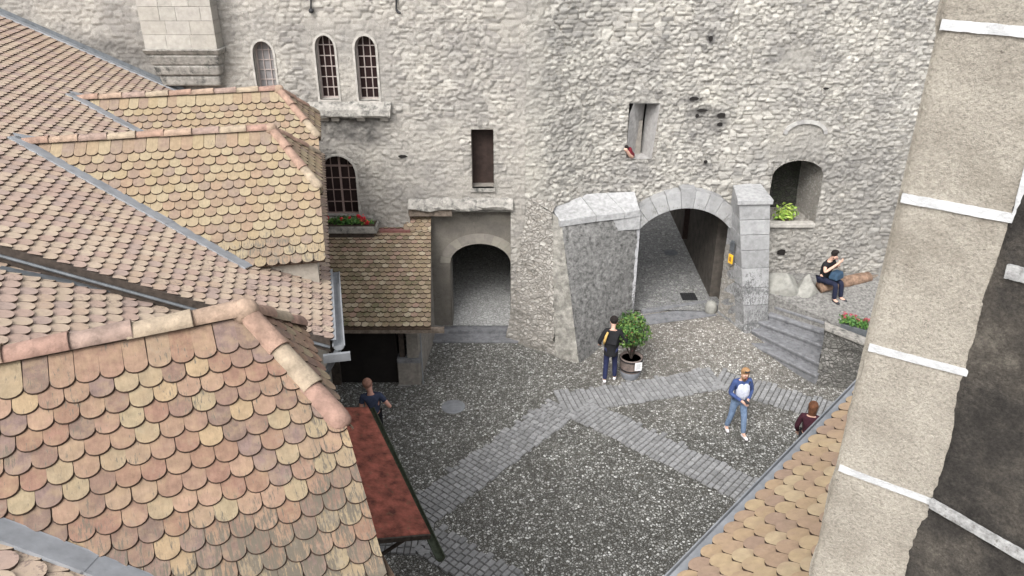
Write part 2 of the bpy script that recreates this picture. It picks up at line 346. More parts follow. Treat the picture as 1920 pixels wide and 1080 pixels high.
M_STREET = m_rubble('street_cobbles', [(.17, .17, .17), (.23, .23, .23), (.20, .20, .20), (.29, .29, .28)], (.12, .12, .11), 11, 1, .012)
M_TERR = m_plain('terrace_gravel', (.215, .208, .195), .4, 14, .95, .03, 40)
M_FLAG = m_plain('flagstone_path', (.27, .26, .245), .2, 4, .9, .01, 40)

# ================================================================== SETTING: GROUND
def gh(x, y):
    return .42*float(sstep(15.5, 17.9, y))*float(sstep(1.6, 3.6, x))
def build_ground():
    xs = np.concatenate([np.array([-60, -30, -16]), np.arange(-10, 12, .25), np.array([16, 30, 60])])
    ys = np.concatenate([np.array([-40, -15]), np.arange(-2, 18.8, .25), np.array([19.5, 24, 40, 80])])
    V = []; Fc = []
    for y in ys:
        for x in xs: V.append((x, y, gh(x, y) if y < 18.7 else (.42 if 3 < x < 6.5 else 0)))
    nx = len(xs)
    for j in range(len(ys)-1):
        for i in range(nx-1): Fc.append((j*nx+i, j*nx+i+1, (j+1)*nx+i+1, (j+1)*nx+i))
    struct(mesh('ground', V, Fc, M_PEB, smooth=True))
build_ground()
def sett_band(pts, width, seed, jit=.006):
    """rows of granite setts along a polyline (list of xy)"""
    r = random.Random(seed); mb = MB(); base = MB(); pts = [np.array(p[:2]) for p in pts]
    for a, b in zip(pts[:-1], pts[1:]):
        d = b-a; ln = np.linalg.norm(d); d = d/ln; n = np.array([-d[1], d[0]]); s = -0.02
        seg = max(2, int(ln/.2))
        for i in range(seg):
            q0 = a+d*ln*i/seg; q1 = a+d*ln*(i+1)/seg
            for b_ in range(6):
                w0_, w1_ = width*(b_/6-.5), width*((b_+1)/6-.5); c = [q0+n*w0_, q1+n*w0_, q1+n*w1_, q0+n*w1_]
                base.add([(p[0], p[1], gh(p[0], p[1])+.016) for p in c], [(0, 1, 2, 3)])
        while s < ln:
            dl = r.uniform(.105, .135); t = -width/2+r.uniform(-.03, .01)
            while t < width/2-.03:
                wd = r.uniform(.11, .20)
                c = a+d*(s+dl/2)+n*(t+wd/2); ang = r.uniform(-.04, .04); ca, sa = math.cos(ang), math.sin(ang)
                ax0 = np.array([d[0]*ca-d[1]*sa, d[0]*sa+d[1]*ca, 0]); ax1 = np.array([-ax0[1], ax0[0], 0])
                mb.box((c[0], c[1], gh(c[0], c[1])+.022+r.uniform(-jit, jit)), (dl-.014, wd-.014, .035), (ax0, ax1, UP), .86)
                t += wd
            s += dl
    struct(base.build('sett_path_bed', M_JOINT)); struct(mb.build('sett_path', M_SETT))
G = lambda u, v, z=0: P(u, v, z=z)
sett_band([G(762, 982), G(1058, 764)], .80, 1)
sett_band([G(1050, 757), G(1190, 738), G(1345, 713), G(1560, 775)], .80, 2)
sett_band([G(1085, 768), G(1440, 940)], .78, 3)
sett_band([G(600, 1010), G(800, 1012), G(960, 1110)], .72, 4)
# flagstone strip by the porch and in front of the back arch
o = MB(); 
for (u0, v0, u1, v1) in ((795, 640, 700, 790),):
    a = G(790, 632); b = G(815, 632); c = G(770, 725); d = G(745, 725)
    o.add([a+UP*.012, b+UP*.012, c+UP*.012, d+UP*.012], [(0, 3, 2, 1)])
struct(o.build('flagstone_path', M_FLAG))
# manhole
mh = MB(); c = G(850, 763); mh.lathe(c, [(.27, .0), (.27, .014), (.255, .02), (.0, .02)], 28)
for k in range(-3, 4):
    hw = math.sqrt(.24**2-(k*.065)**2); mh.bbox((c[0]-hw, c[1]+k*.065-.012, .0195), (c[0]+hw, c[1]+k*.065+.012, .026))
tag(mh.build('manhole_cover', M_ZINC), 'round grey metal manhole cover in the pebble paving', 'manhole cover')

# ================================================================== CASTLE WALL
YA, YB, YW = 17.9, 18.15, 18.6
castle = thing('castle_wall', 'tall pale rubble stone castle wall closing the courtyard', 'castle wall', (0, 18.6, 0))
def rect(u0, v0, u1, v1, Y):
    a = P(u0, v0, Y=Y); b = P(u1, v1, Y=Y); return (a[0], b[0], b[2], a[2])       # xa xb z0 z1
def sd_hole(h, X, Z):
    xa, xb, z0, z1, rise = h
    xc = (xa+xb)/2; hw = (xb-xa)/2; zs = z1-rise
    d1 = np.maximum.reduce([xa-X, X-xb, z0-Z, Z-(zs if rise > 0 else z1)])
    if rise <= 0: return d1
    q = np.sqrt(((X-xc)/hw)**2+((Z-zs)/rise)**2)
    de = (q-1)*min(hw, rise); de = np.maximum(de, zs-.01-Z-100*0)
    de = np.where(Z >= zs-.02, (q-1)*min(hw, rise), 9)
    return np.minimum(d1, de)
def wall_field(name, x0, x1, z0, z1, Y, holes, matl, cw, ch, amp, k, plas=[], grime_shade=[], cell=.03, parent=castle, ease=None):
    nx = int((x1-x0)/cell)+1; nz = int((z1-z0)/cell)+1
    X, Z = np.meshgrid(np.linspace(x0, x1, nx), np.linspace(z0, z1, nz))
    X = X.copy(); Z = Z.copy()
    for h in holes:
        for it in range(2):
            d = sd_hole(h, X, Z); e = .002
            gx = (sd_hole(h, X+e, Z)-sd_hole(h, X-e, Z))/(2*e); gz = (sd_hole(h, X, Z+e)-sd_hole(h, X, Z-e))/(2*e)
            mk = (np.abs(d) < cell*.62) & (np.abs(gx)+np.abs(gz) < 3); X = np.where(mk, X-d*gx, X); Z = np.where(mk, Z-d*gz, Z)
    e1, r1, q1, t1 = stones(X, Z, cw, ch, k); e2, r2, q2, t2 = stones(X, Z, cw*1.6, ch*1.5, k+20)
    sel = sstep(.50, .56, fbm(X*.5, Z*.5, k+2, 3))
    e = np.where(sel > .5, e2, e1); r = np.where(sel > .5, r2, r1); q = np.where(sel > .5, q2, q1); tlt = np.where(sel > .5, t2, t1)
    ed = sstep(.0, .20, e+.10*(fbm(X*14, Z*14, k+61, 3)-.45))
    pl = np.zeros(X.shape)
    for (xa, xb, za, zb, st) in plas:
        dd = np.maximum.reduce([xa-X, X-xb, za-Z, Z-zb])+.35*(fbm(X*2.5, Z*2.5, k+31, 3)-.45)
        pl = np.maximum(pl, st*(1-sstep(-.12, .10, dd)))
    gr = np.zeros(X.shape)
    for (xc, zc, rx, rz, st) in grime_shade:
        dd = np.sqrt(((X-xc)/rx)**2+((Z-zc)/rz)**2)+.8*(fbm(X*1.7, Z*1.7, k+41, 4)-.45); gr = np.maximum(gr, st*(1-sstep(.45, 1.1, dd)))
    hgt = amp*(ed*(.45+.75*q)-.5)+amp*.7*(fbm(X*12, Z*12, k+11, 4)-.45)
    tilt = amp*.8*ed*tlt
    hgt = (hgt+tilt)*(1-.75*pl)+.05*(fbm(X*.6, Z*.6, k+51, 2)-.4)
    if ease: hgt = hgt+ease[1]*(1-sstep(ease[0], ease[0]+2.0, X))
    Vv = np.stack([X, Y-hgt, Z], -1).reshape(-1, 3)
    idx = np.arange(nx*nz).reshape(nz, nx)
    q4 = np.stack([idx[:-1, :-1], idx[:-1, 1:], idx[1:, 1:], idx[1:, :-1]], -1).reshape(-1, 4)
    cx = (X[:-1, :-1]+X[1:, 1:])/2; cz = (Z[:-1, :-1]+Z[1:, 1:])/2; keep = np.ones(cx.shape, bool)
    for h in holes: keep &= sd_hole(h, cx, cz) > 0
    q4 = q4[keep.reshape(-1)]
    me = bpy.data.meshes.new(name); me.vertices.add(len(Vv)); me.vertices.foreach_set('co', Vv.reshape(-1))
    me.loops.add(q4.size); me.loops.foreach_set('vertex_index', q4.reshape(-1))
    me.polygons.add(len(q4)); me.polygons.foreach_set('loop_start', np.arange(0, q4.size, 4)); 
    me.polygons.foreach_set('use_smooth', np.ones(len(q4), bool)); me.update(calc_edges=True)
    for nme, arr in (('rnd', r), ('edge', ed), ('plas', pl), ('grime_shade', gr)):
        a = me.attributes.new(nme, 'FLOAT', 'POINT'); a.data.foreach_set('value', arr.reshape(-1).astype(np.float32))
    me.materials.append(matl); ob = bpy.data.objects.new(name, me); link(ob, parent); return ob
def H_(u0, v0, u1, v1, Y, rise=0): return (*rect(u0, v0, u1, v1, Y), rise)
W1 = H_(471, 77, 521, 170, YA, .27); W2 = H_(588, 66, 636, 186, YA, .27); W3 = H_(663, 67, 711, 188, YA, .27); W4 = H_(598, 292, 674, 405, YA, .44)
SL = H_(883, 242, 926, 352, YA)
RB = H_(768, 396, 958, 1000, YA)
xj = P(985, 300, Y=YA)[0]
BL = lambda u, v, ru, rv, st, Y: (P(u, v, Y=Y)[0], P(u, v, Y=Y)[2], ru/70, rv/66, st)
RZ = lambda u0, v0, u1, v1, Y, st=1: (*rect(u0, v0, u1, v1, Y), st)
wall_field('wall_face', -15, xj, -.2, 10.6, YA, [W1, W2, W3, W4, SL, RB], M_FA, .16, .08, .042, 1,
    plas=[RZ(-200, -100, 560, 300, YA, .48), RZ(560, 30, 740, 205, YA, .62), RZ(575, 225, 870, 430, YA, .45), RZ(740, 330, 990, 400, YA, .6), RZ(965, -50, 1010, 700, YA, .55)],
    grime_shade=[BL(650, 235, 95, 38, .9, YA), BL(600, 270, 30, 60, .5, YA), BL(215, 105, 120, 28, .7, YA), BL(270, 150, 110, 30, .8, YA), BL(590, 205, 40, 20, .8, YA), BL(440, 60, 14, 80, .25, YA)])
GATE = H_(1192, 380, 1378, 640, YW, .55)
NICHE = H_(1452, 300, 1526, 421, YW, .42)
SP = H_(1180, 193, 1229, 297, YW)
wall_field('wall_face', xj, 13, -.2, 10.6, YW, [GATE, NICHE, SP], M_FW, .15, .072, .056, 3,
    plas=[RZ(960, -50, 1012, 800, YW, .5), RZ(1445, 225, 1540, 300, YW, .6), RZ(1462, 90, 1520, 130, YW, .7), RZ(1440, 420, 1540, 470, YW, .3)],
    grime_shade=[BL(1330, 212, 40, 14, .7, YW), BL(1600, 400, 190, 170, .42, YW), BL(1345, 225, 22, 25, .8, YW), BL(1300, 185, 22, 8, .9, YW), BL(1332, 72, 7, 12, 1, YW)], ease=(xj, YW-YA))  # wide lower right blob paints shade from the near tower along with grime
# a short return where the two wall faces meet, and a thick core behind

def core(x0, x1, Y, holes, z1, nm='wall_core', depth=.9):
    pass
def reveal(h, Y, dep, mt, name='reveal', parent=castle, seg=14, front=.035, floor=True):
    xa, xb, z0, z1, rise = h; zs = z1-rise; xc = (xa+xb)/2; hw = (xb-xa)/2
    out = [(xa, z0), (xa, zs)]
    if rise > 0: out += [(xc-hw*math.cos(math.pi*i/seg), zs+rise*math.sin(math.pi*i/seg)) for i in range(1, seg)]
    out += [(xb, zs), (xb, z0)]
    m_ = MB(); n = len(out)
    V = [(x, Y-front, z) for x, z in out]+[(x, Y+dep, z) for x, z in out]
    Fc = [(i, i+n, i+1+n, i+1) for i in range(n-1)]
    if floor: Fc.append((n-1, 2*n-1, n, 0))
    m_.add(V, Fc); return m_.build(name, mt, parent)
def window(h, Y, cols, rows, glass, fm, dep=.22, mull=False, surround=True):
    xa, xb, z0, z1, rise = h; zs = z1-rise; xc = (xa+xb)/2; hw = (xb-xa)/2; seg = 16
    def out(off):
        o_ = [(xa+off, z0+off), (xa+off, zs)]
        o_ += [(xc-(hw-off)*math.cos(math.pi*i/seg), zs+(rise-off)*math.sin(math.pi*i/seg)) for i in range(1, seg)]
        return o_+[(xb-off, zs), (xb-off, z0+off)]
    def ring(m_, a, b, y0, y1):
        n = len(a); V = [(x, y0, z) for x, z in a]+[(x, y0, z) for x, z in b]+[(x, y1, z) for x, z in a]+[(x, y1, z) for x, z in b]
        Fc = []
        for i in range(n):
            j = (i+1) % n; Fc += [(i, j, n+j, n+i), (n+i, n+j, 3*n+j, 3*n+i), (i, 2*n+i, 2*n+j, j)]
        m_.add(V, Fc)
    f = MB(); ring(f, out(-.005), out(.028), Y+dep-.03, Y+dep+.03); fr = f.build('window', fm, castle)
    top = lambda x: zs+rise*math.sqrt(max(0, 1-((x-xc)/hw)**2))
    b = MB(); t = .0095
    for i in range(1, cols):
        x = xa+(xb-xa)*i/cols; tt = t*(2.6 if mull and i*2 == cols else 1); b.bbox((x-tt, Y+dep-.018, z0), (x+tt, Y+dep+.01, top(x)-.01))
    for j in range(1, rows):
        z = z0+(z1-z0)*j/rows
        wdt = hw if z < zs else hw*math.sqrt(max(0, 1-((z-zs)/rise)**2)); tt = t*(2.4 if mull and j == rows-1 else 1)
        b.bbox((xc-wdt+.01, Y+dep-.0155, z-tt), (xc+wdt-.01, Y+dep+.0075, z+tt))
    b.build('glazing_bars', fm, fr)
    gl = MB(); oo = out(.01); gl.add([(x, Y+dep+.012, z) for x, z in oo], [tuple(range(len(oo)))[::-1]]); gl.build('pane', glass, fr)
    reveal(h, Y, dep+.05, M_SURR, 'window_reveal')
    if surround:
        s_ = MB(); ring(s_, out(-.05), out(.0), Y-.03, Y+.02); s_.build('window_surround', M_SURR, castle)
window(W1, YA, 3, 5, M_GLASSP, M_FRAME); window(W2, YA, 3, 6, M_GLASS, M_FRAME); window(W3, YA, 3, 6, M_GLASS, M_FRAME)
window(W4, YA, 4, 5, M_GLASS, M_FRAMER, mull=True)
# dark doorway slot
reveal(SL, YA, .5, M_PLAST, 'doorway_reveal')
mb = MB(); mb.bbox((SL[0]-.01, YA+.38, SL[2]), (SL[1]+.01, YA+.45, SL[3])); mb.build('door', M_DOORB, castle)
mb = MB(); mb.bbox((SL[0]-.04, YA-.07, SL[2]-.09), (SL[1]+.04, YA+.1, SL[2]-.0)); bevel(mb.build('door_sill', M_CORN, castle), .01)
# splayed slit recess (grey plaster, V shaped)
xa, xb, z0, z1, _ = SP
d = .62; xm = xa+(xb-xa)*.66
mb = MB(); yf = YW-.03
mb.add([(xa, yf, z0), (xa+.02, yf, z1-.25), (xa+.10, yf, z1), (xm, yf+d, z1), (xm-.08, yf+d, z0)], [(0, 4, 3, 2, 1)])
mb.add([(xm-.08, yf+d, z0), (xm, yf+d, z1), (xm+.06, yf+d, z1), (xm-.03, yf+d, z0)], [(0, 1, 2, 3)][0:0])
mb.add([(xm-.04, yf+d, z0), (xm+.05, yf+d, z1), (xb, yf, z1), (xb-.1, yf, z0)], [(0, 3, 2, 1)])
mb.add([(xa, yf, z0), (xb, yf, z0), (xm, yf+d+.3, z0)], [(0, 1, 2)]); mb.add([(xa, yf, z1), (xb, yf, z1), (xm, yf+d+.3, z1)], [(0, 2, 1)])
mb.build('slit_recess', m_plain('slit_plaster', (.33, .32, .31), .18, 8, .9, .012, 40), castle)
mb = MB(); mb.add([(xa, yf+d+.3, z0), (xb, yf+d+.3, z0), (xb, yf+d+.3, z1), (xa, yf+d+.3, z1)], [(0, 1, 2, 3)]); mb.build('slit_back', M_BLACK, castle)
# fill the triangle right of the recess foot
mb = MB(); mb.add([(xb+.02, YW-.02, z0-.02), (xb-.1, YW-.032, z0-.02), (xb, YW-.032, z1), (xb+.02, YW-.02, z1)], [(0, 1, 2, 3)]); mb.build('slit_jamb', M_RUB, castle)
# holes in the wall (putlogs): flat black patches paint the shade inside each hole
def hole_shade(u, v, wpx, hpx, Y, dep=.12):
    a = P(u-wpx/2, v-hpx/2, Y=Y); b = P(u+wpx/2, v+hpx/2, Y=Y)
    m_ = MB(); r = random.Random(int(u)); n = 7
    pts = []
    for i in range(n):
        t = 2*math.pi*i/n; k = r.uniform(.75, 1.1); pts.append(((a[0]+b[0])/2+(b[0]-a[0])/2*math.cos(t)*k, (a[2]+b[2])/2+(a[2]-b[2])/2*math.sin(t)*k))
    m_.add([(x, Y-.055, z) for x, z in pts], [tuple(range(n))]); m_.build('putlog_shade', M_BLACK, castle)
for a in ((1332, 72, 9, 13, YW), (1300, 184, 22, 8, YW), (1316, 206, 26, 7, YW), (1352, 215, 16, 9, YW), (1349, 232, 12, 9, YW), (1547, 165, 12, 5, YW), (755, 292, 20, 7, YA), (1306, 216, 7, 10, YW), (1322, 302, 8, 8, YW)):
    hole_shade(*a)
def voussoirs(h, Y, n, th, proj, name, mt, parent, a0=0, a1=math.pi, lim=1.0):
    xa, xb, z0, z1, rise = h; xc = (xa+xb)/2; hw = (xb-xa)/2; zs = z1-rise; m_ = MB()
    for i in range(n):
        t0 = a0+(a1-a0)*(i+.012)/n; t1 = a0+(a1-a0)*(i+.988)/n; q = []
        for t in (t0, (t0+t1)/2, t1): q.append((xc-hw*math.cos(t), zs+rise*math.sin(t)))
        Q = [(xc-(hw+th)*math.cos(t), zs+(rise+th)*math.sin(t)) for t in (t0, (t0+t1)/2, t1)]
        pts = q+Q[::-1]; m_.hull([(x, Y+.12, z) for x, z in pts], [(x, Y-proj, z) for x, z in pts])
    return m_.build(name, mt, parent)
# small blocked arch high on the grey wall
BA = H_(1478, 231, 1537, 286, YW, .26)
voussoirs(BA, YW-.045, 9, .09, .012, 'blocked_arch', m_island('blocked_arch_stones', [(.36, .35, .33), (.30, .29, .28), (.40, .39, .37)], .2, sc=9, bd=.012), castle)
# iron anchors at the top
for (u, v0, v1) in ((583, -14, 16), (743, -14, 18)):
    a = P(u, v0, Y=YA-.07); b = P(u, v1, Y=YA-.07); m_ = MB(); m_.tube([a, b], .02, 8)
    if u < 600: m_.lathe(b-UP*.05, [(.01, -.05), (.05, -.03), (.06, 0), (.05, .04), (.01, .06)], 10)
    else: m_.tube([b, b+np.array([.03, 0, -.05]), b+np.array([.09, -.02, -.07])], [.025, .03, .025], 8)
    m_.build('iron_anchor', M_IRON, castle)
# cornice with corbels under the twin windows
def moulding(u0, u1, prof, Y, mt, name, skew=0, rough=.012):
    """prof: list of (v pixel, projection m)"""
    m_ = MB(); r = random.Random(3); n = 14; V = []; Fc = []
    for i in range(n+1):
        for v, pj in prof:
            p = P(u0+(u1-u0)*i/n, v+skew*i/n, Y=Y); V.append((p[0], Y-max(0, pj+r.uniform(-rough, rough)), p[2]+r.uniform(-rough, rough)))
    k = len(prof)
    for i in range(n):
        for j in range(k-1): Fc.append((i*k+j, i*k+j+1, (i+1)*k+j+1, (i+1)*k+j))
    m_.add(V, Fc+[tuple(range(k)), tuple(range(n*k, (n+1)*k))[::-1]]); return m_.build(name, mt, castle)
moulding(572, 734, [(190, .0), (203, .22), (213, .24), (217, .2), (221, .0)], YA, M_CORN, 'cornice')
for u in (608, 628, 676, 720):
    m_ = MB(); a = P(u-8, 214, Y=YA-.1); b = P(u+8, 228, Y=YA-.1)
    m_.hull([(a[0], YA+.05, b[2]), (b[0], YA+.05, b[2]), (b[0], YA-.08, b[2]), (a[0], YA-.08, b[2])], [(a[0], YA+.05, a[2]), (b[0], YA+.05, a[2]), (b[0], YA-.19, a[2]), (a[0], YA-.19, a[2])])
    bevel(m_.build('corbel', M_SURR, castle), .012)
# projecting garderobe / chimney breast with a moulded foot
bx0 = P(288, 90, Y=YA)[0]; bx1 = P(420, 90, Y=YA)[0]; zt = P(300, 92, Y=YA-.4)[2]
mb = MB(); rr = random.Random(5); z = zt; 
while z < 10.6:
    h = rr.uniform(.24, .34); x = bx0
    while x < bx1-.02:
        wd = min(rr.uniform(.3, .55), bx1-x); 
        if bx1-x-wd < .12: wd = bx1-x
        mb.box((x+wd/2, YA-.2+rr.uniform(0, .006), z+h/2), (wd-.006, .44, h-.006)); x += wd
    z += h
mb.build('garderobe_shaft', m_island('ashlar', [(.38, .355, .32), (.35, .33, .295), (.41, .385, .345), (.365, .34, .30)], .2, sc=8, bd=.02, dirt=(0, 1, (.2, .19, .17), .70)), castle)
mb = MB(); prof = [(.0, .52, .10), (-.10, .50, .02), (-.16, .44, .10), (-.38, .38, .02), (-.42, .32, .06), (-.62, .25, .02), (-.66, .2, .06), (-.86, .10, .0)]
zz = zt
for (dz, pj, _) in [prof[0]]:
    pass
def slab(zt_, zb_, pj, ins):
    m_ = MB(); m_.hull([(bx0+ins, YA+.05, zb_), (bx1-ins, YA+.05, zb_), (bx1-ins, YA-pj*.8, zb_), (bx0+ins, YA-pj*.8, zb_)][::-1], [(bx0+ins-.03, YA+.05, zt_), (bx1-ins+.03, YA+.05, zt_), (bx1-ins+.03, YA-pj, zt_), (bx0+ins-.03, YA-pj, zt_)][::-1]); return m_
bevel(slab(zt, zt-.13, .52, -.03).build('corbel_moulding', M_CORN, castle), .03, 3)
bevel(slab(zt-.132, zt-.36, .44, .04).build('corbel_moulding', M_CORN, castle), .04, 3)
bevel(slab(zt-.362, zt-.60, .36, .08).build('corbel_moulding', M_CORN, castle), .05, 3)
bevel(slab(zt-.602, zt-.85, .26, .13).build('corbel_moulding', M_CORN, castle), .06, 3)
# recessed plaster wall with the back arch, stone ledge and timber lintel above
AR = H_(843, 456, 957, 625, YB, .55)
AR = (AR[0], AR[1], .10, AR[3], AR[4])
wall_field('arch_wall', RB[0]-.3, RB[1]+.5, -.1, RB[3]+.1, YB, [AR], m_field('plaster_wall', [(.2, .19, .17)]*2, (.2, .19, .17), (.235, .215, .185), (.10, .09, .08)), .3, .15, .02, 6,
    plas=[(-20, 20, -2, 20, 1)], grime_shade=[BL(880, 425, 90, 25, .5, YB), BL(830, 560, 30, 90, .3, YB)])
moulding(766, 962, [(372, -.0), (380, .10), (386, .17), (391, .16), (396, -.02)], YA, M_CORN, 'stone_ledge', skew=-2, rough=.03)
mb = MB(); a = P(766, 392, Y=YA-.03); b = P(848, 404, Y=YA-.03); mb.bbox((a[0], YA-.10, b[2]), (b[0], YA+.3, a[2])); bevel(mb.build('timber_lintel', M_WOODG, castle), .008)
mb = MB(); mb.bbox((RB[0]-.05, YA+.0, RB[3]-.02), (RB[1]+.05, YB+.2, RB[3]+.12)); mb.build('lintel_soffit', M_CORN, castle)
# voussoirs on the back arch
voussoirs(AR, YB, 13, .26, .015, 'arch_stones', m_island('plaster_voussoirs', [(.24, .22, .19), (.27, .25, .21), (.22, .20, .175)], .2, sc=9, bd=.01), castle)
# back arch room
def room(h, Y, dep, zfl, zback, mf, mw, nm, backdoor=True, zc=None):
    xa, xb, z0, z1, rise = h; zs = z1-rise; x0, x1 = xa-.0, xb+.0
    reveal((xa, xb, z0-.3, z1, rise), Y, .6, mw, nm+'_jamb', floor=False)
    m_ = MB(); zc = zc or z1+.1; A, B = xa-.6, xb+.6
    m_.add([(A, Y+.6, -.1), (A, Y+dep, -.1), (A, Y+dep, zc), (A, Y+.6, zc)], [(0, 3, 2, 1)])
    m_.add([(B, Y+.6, -.1), (B, Y+dep, -.1), (B, Y+dep, zc), (B, Y+.6, zc)], [(0, 1, 2, 3)])
    m_.add([(A, Y+dep, -.1), (B, Y+dep, -.1), (B, Y+dep, zc), (A, Y+dep, zc)], [(0, 1, 2, 3)][::-1])
    m_.add([(A, Y+.6, zc), (B, Y+.6, zc), (B, Y+dep, zc), (A, Y+dep, zc)], [(0, 1, 2, 3)])
    m_.build(nm+'_walls', mw, castle)
    f_ = MB(); f_.add([(A, Y-.02, zfl), (B, Y-.02, zfl), (B, Y+dep+.02, zback), (A, Y+dep+.02, zback)], [(0, 1, 2, 3)]); f_.build(nm+'_floor', mf, castle)
room(AR, YB, 5.2, .20, .45, m_rubble('passage_cobbles', [(.34, .34, .33), (.42, .42, .41), (.38, .38, .37), (.48, .48, .47)], (.24, .24, .23), 11, 1, .012), M_PLAST, 'passage')
a = P(857, 463, Y=YB+5.1); b = P(905, 490, Y=YB+5.1)
mb = MB(); mb.bbox((a[0], YB+5.08, b[2]-.0), (b[0], YB+5.2, a[2]+.4)); mb.build('inner_door', M_DOORB, castle)
mb = MB(); mb.bbox((b[0]+.05, YB+5.0, .3), (b[0]+.22, YB+5.2, a[2]+.4)); mb.build('inner_post', M_PLAST, castle)
# steps at the back arch
mb = MB(); a = P(800, 612, Y=YB-.25); b = P(962, 612, Y=YB-.25)
mb.bbox((a[0], YB-.22, .0), (b[0]+.05, YB+.3, .17)); bevel(mb.build('threshold_step', M_STEP, castle), .012)
mb = MB(); mb.bbox((a[0], YB-.62, .0), (b[0]+.15, YB-.223, .07)); bevel(mb.build('threshold_step', M_STEP, castle), .012)

# ================================================================== GATEWAY (buttress, arch, pier)
gate = thing('stone_gateway', 'white limestone arched gateway with battered buttress and pier', 'gateway', (4.3, 18.2, 0))
def patch(cor, nu, nv, amp, mt, name, parent, seed=0, sc=2.2, fine=.02):
    """bilinear patch of 4 corners (bl,br,tr,tl), displaced along its normal"""
    bl, br, tr, tl = [np.array(c, float) for c in cor]; n = nrm(np.cross(br-bl, tl-bl)); V = []; Fc = []
    for j in range(nv+1):
        for i in range(nu+1):
            s, t = i/nu, j/nv; p = (bl*(1-s)+br*s)*(1-t)+(tl*(1-s)+tr*s)*t
            e = amp*(float(fbm(np.array(p[0]*sc+seed), np.array(p[2]*sc+p[1]), seed, 4))-.47)*2+fine*(float(vnoise(np.array(p[0]*11.), np.array(p[2]*14.+p[1]*9), seed))-.5)
            V.append(p+n*e)
    for j in range(nv):
        for i in range(nu): a = j*(nu+1)+i; Fc.append((a, a+1, a+nu+2, a+nu+1))
    return mesh(name, V, Fc, mt, parent, True)
T1 = P(1052, 412, z=3.41); T2 = P(1200, 395, Y=18.2); B1 = P(1086, 684, z=-.03); B2 = np.array([T2[0], 18.22, 0.0])
patch((B1, B2, T2, T1), 60, 80, .03, M_DARKR, 'buttress_face', gate, 2)
LB = P(948, 640, z=-.05); LT = P(990, 372, Y=YA-.02); MBp = P(1040, 672, z=-.05); MT = P(1036, 400, Y=17.75)
patch((LB, MBp, MT, LT), 40, 90, .10, M_RUB, 'buttress_rubble', gate, 4, fine=.05)
patch((MBp, B1, T1, MT), 20, 90, .03, m_plain('yellowed_plaster', (.28, .268, .24), .38, 6, .9, .035, 18, dark=((.20, .19, .165), 7, .52)), 'buttress_render', gate, 5)
patch((np.array([LT[0]-.1, YA+.3, LT[2]+.35]), np.array([T1[0]+.1, YW+.1, T1[2]+.45]), MT+UP*.02, LT)[::-1], 10, 10, .05, M_RUB, 'buttress_top', gate, 6)
# coping: three sloping white slabs plus a squared block
cps = [((1020, 368), (1086, 364), (1118, 404), (1050, 414)), ((1087, 364), (1136, 361), (1172, 398), (1119, 404)), ((1137, 361), (1190, 359), (1200, 394), (1173, 398))]
for q in cps:
    bk = [P(q[0][0], q[0][1], Y=YW-.04), P(q[1][0], q[1][1], Y=YW-.04)]
    def front(u, v):
        s = (u-1050)/150; return P(u, v, Y=T1[1]*(1-s)+T2[1]*s-.08)
    fr = [front(*q[2]), front(*q[3])]
    top = [bk[0], bk[1], fr[0], fr[1]]; mb = MB()
    mb.hull([p-UP*.17 for p in top][::-1], top[::-1]); mb.F = [f[::-1] for f in mb.F]
    bevel(mb.build('coping_stone', M_LIME, gate), .012)
mb = MB(); a = P(1128, 402, Y=17.98); b = P(1200, 432, Y=18.05)
mb.hull([(a[0], 17.92, b[2]), (b[0], 18.12, b[2]), (b[0], 18.5, b[2]), (a[0], 18.5, b[2])], [(a[0], 17.94, a[2]), (b[0], 18.14, a[2]), (b[0], 18.5, a[2]), (a[0], 18.5, a[2])])
bevel(mb.build('ashlar_block', M_LIME, gate), .01)
# quoins on the right edge of buttress = left jamb
jx = P(1200, 430, Y=18.2)[0]; jr = P(1370, 425, Y=18.2)[0]; zspr = P(1200, 430, Y=18.2)[2]; zcr = P(1285, 391, Y=18.2)[2]
mb = MB(); z = .2; rr = random.Random(2)
while z < zspr-.02:
    h = min(rr.uniform(.35, .6), zspr-z); wd = rr.choice((.16, .24)); mb.bbox((jx-wd, 18.185, z+.004), (jx, 19.0, z+h-.004)); z += h
bevel(mb.build('jamb_stones', m_island('jamb_blocks', [(.30, .30, .31), (.36, .36, .37), (.42, .42, .43)], .2, sc=7, bd=.01, dirt=(.3, 2.6, (.12, .12, .12), .62)), gate), .008)
AG = (jx, jr, 0, zcr, zcr-zspr)
def arc_pts(h, n, off=0, frac=(0, 1)):
    # circular segment through springs and crown
    xa, xb, z0, z1, rise = h; c = (xb-xa)/2; R = (c*c+rise*rise)/(2*rise); zc_ = z1-R; a = math.asin(min(1, c/R)); xc = (xa+xb)/2
    return [(xc+(R+off)*math.sin(-a+2*a*(frac[0]+(frac[1]-frac[0])*i/n)), zc_+(R+off)*math.cos(-a+2*a*(frac[0]+(frac[1]-frac[0])*i/n))) for i in range(n+1)]
mb = MB(); nv = 9; th_ = .46
for i in range(nv):
    ip = arc_pts(AG, 3, 0, ((i+.01)/nv, (i+.99)/nv)); ex = rr.uniform(-.03, .05); op = arc_pts(AG, 3, th_+ex-.12*abs(i-4)/4, ((i+.01)/nv, (i+.99)/nv))
    pts = ip+op[::-1]; mb.hull([(x, YW+.05, z-.0) for x, z in pts], [(x, 18.2, z) for x, z in ip]+[(x, 18.26, z) for x, z in op[::-1]])
bevel(mb.build('arch', M_VOUS, gate), .012)
# vault behind the arch
mb = MB(); ip = arc_pts(AG, 14, .12); V = [(x, 18.5, z) for x, z in ip]+[(x, 21.2, z) for x, z in ip]; n = 15
mb.add(V, [(i, i+1, i+1+n, i+n) for i in range(14)]); mb.build('vault', M_PLAST, gate)
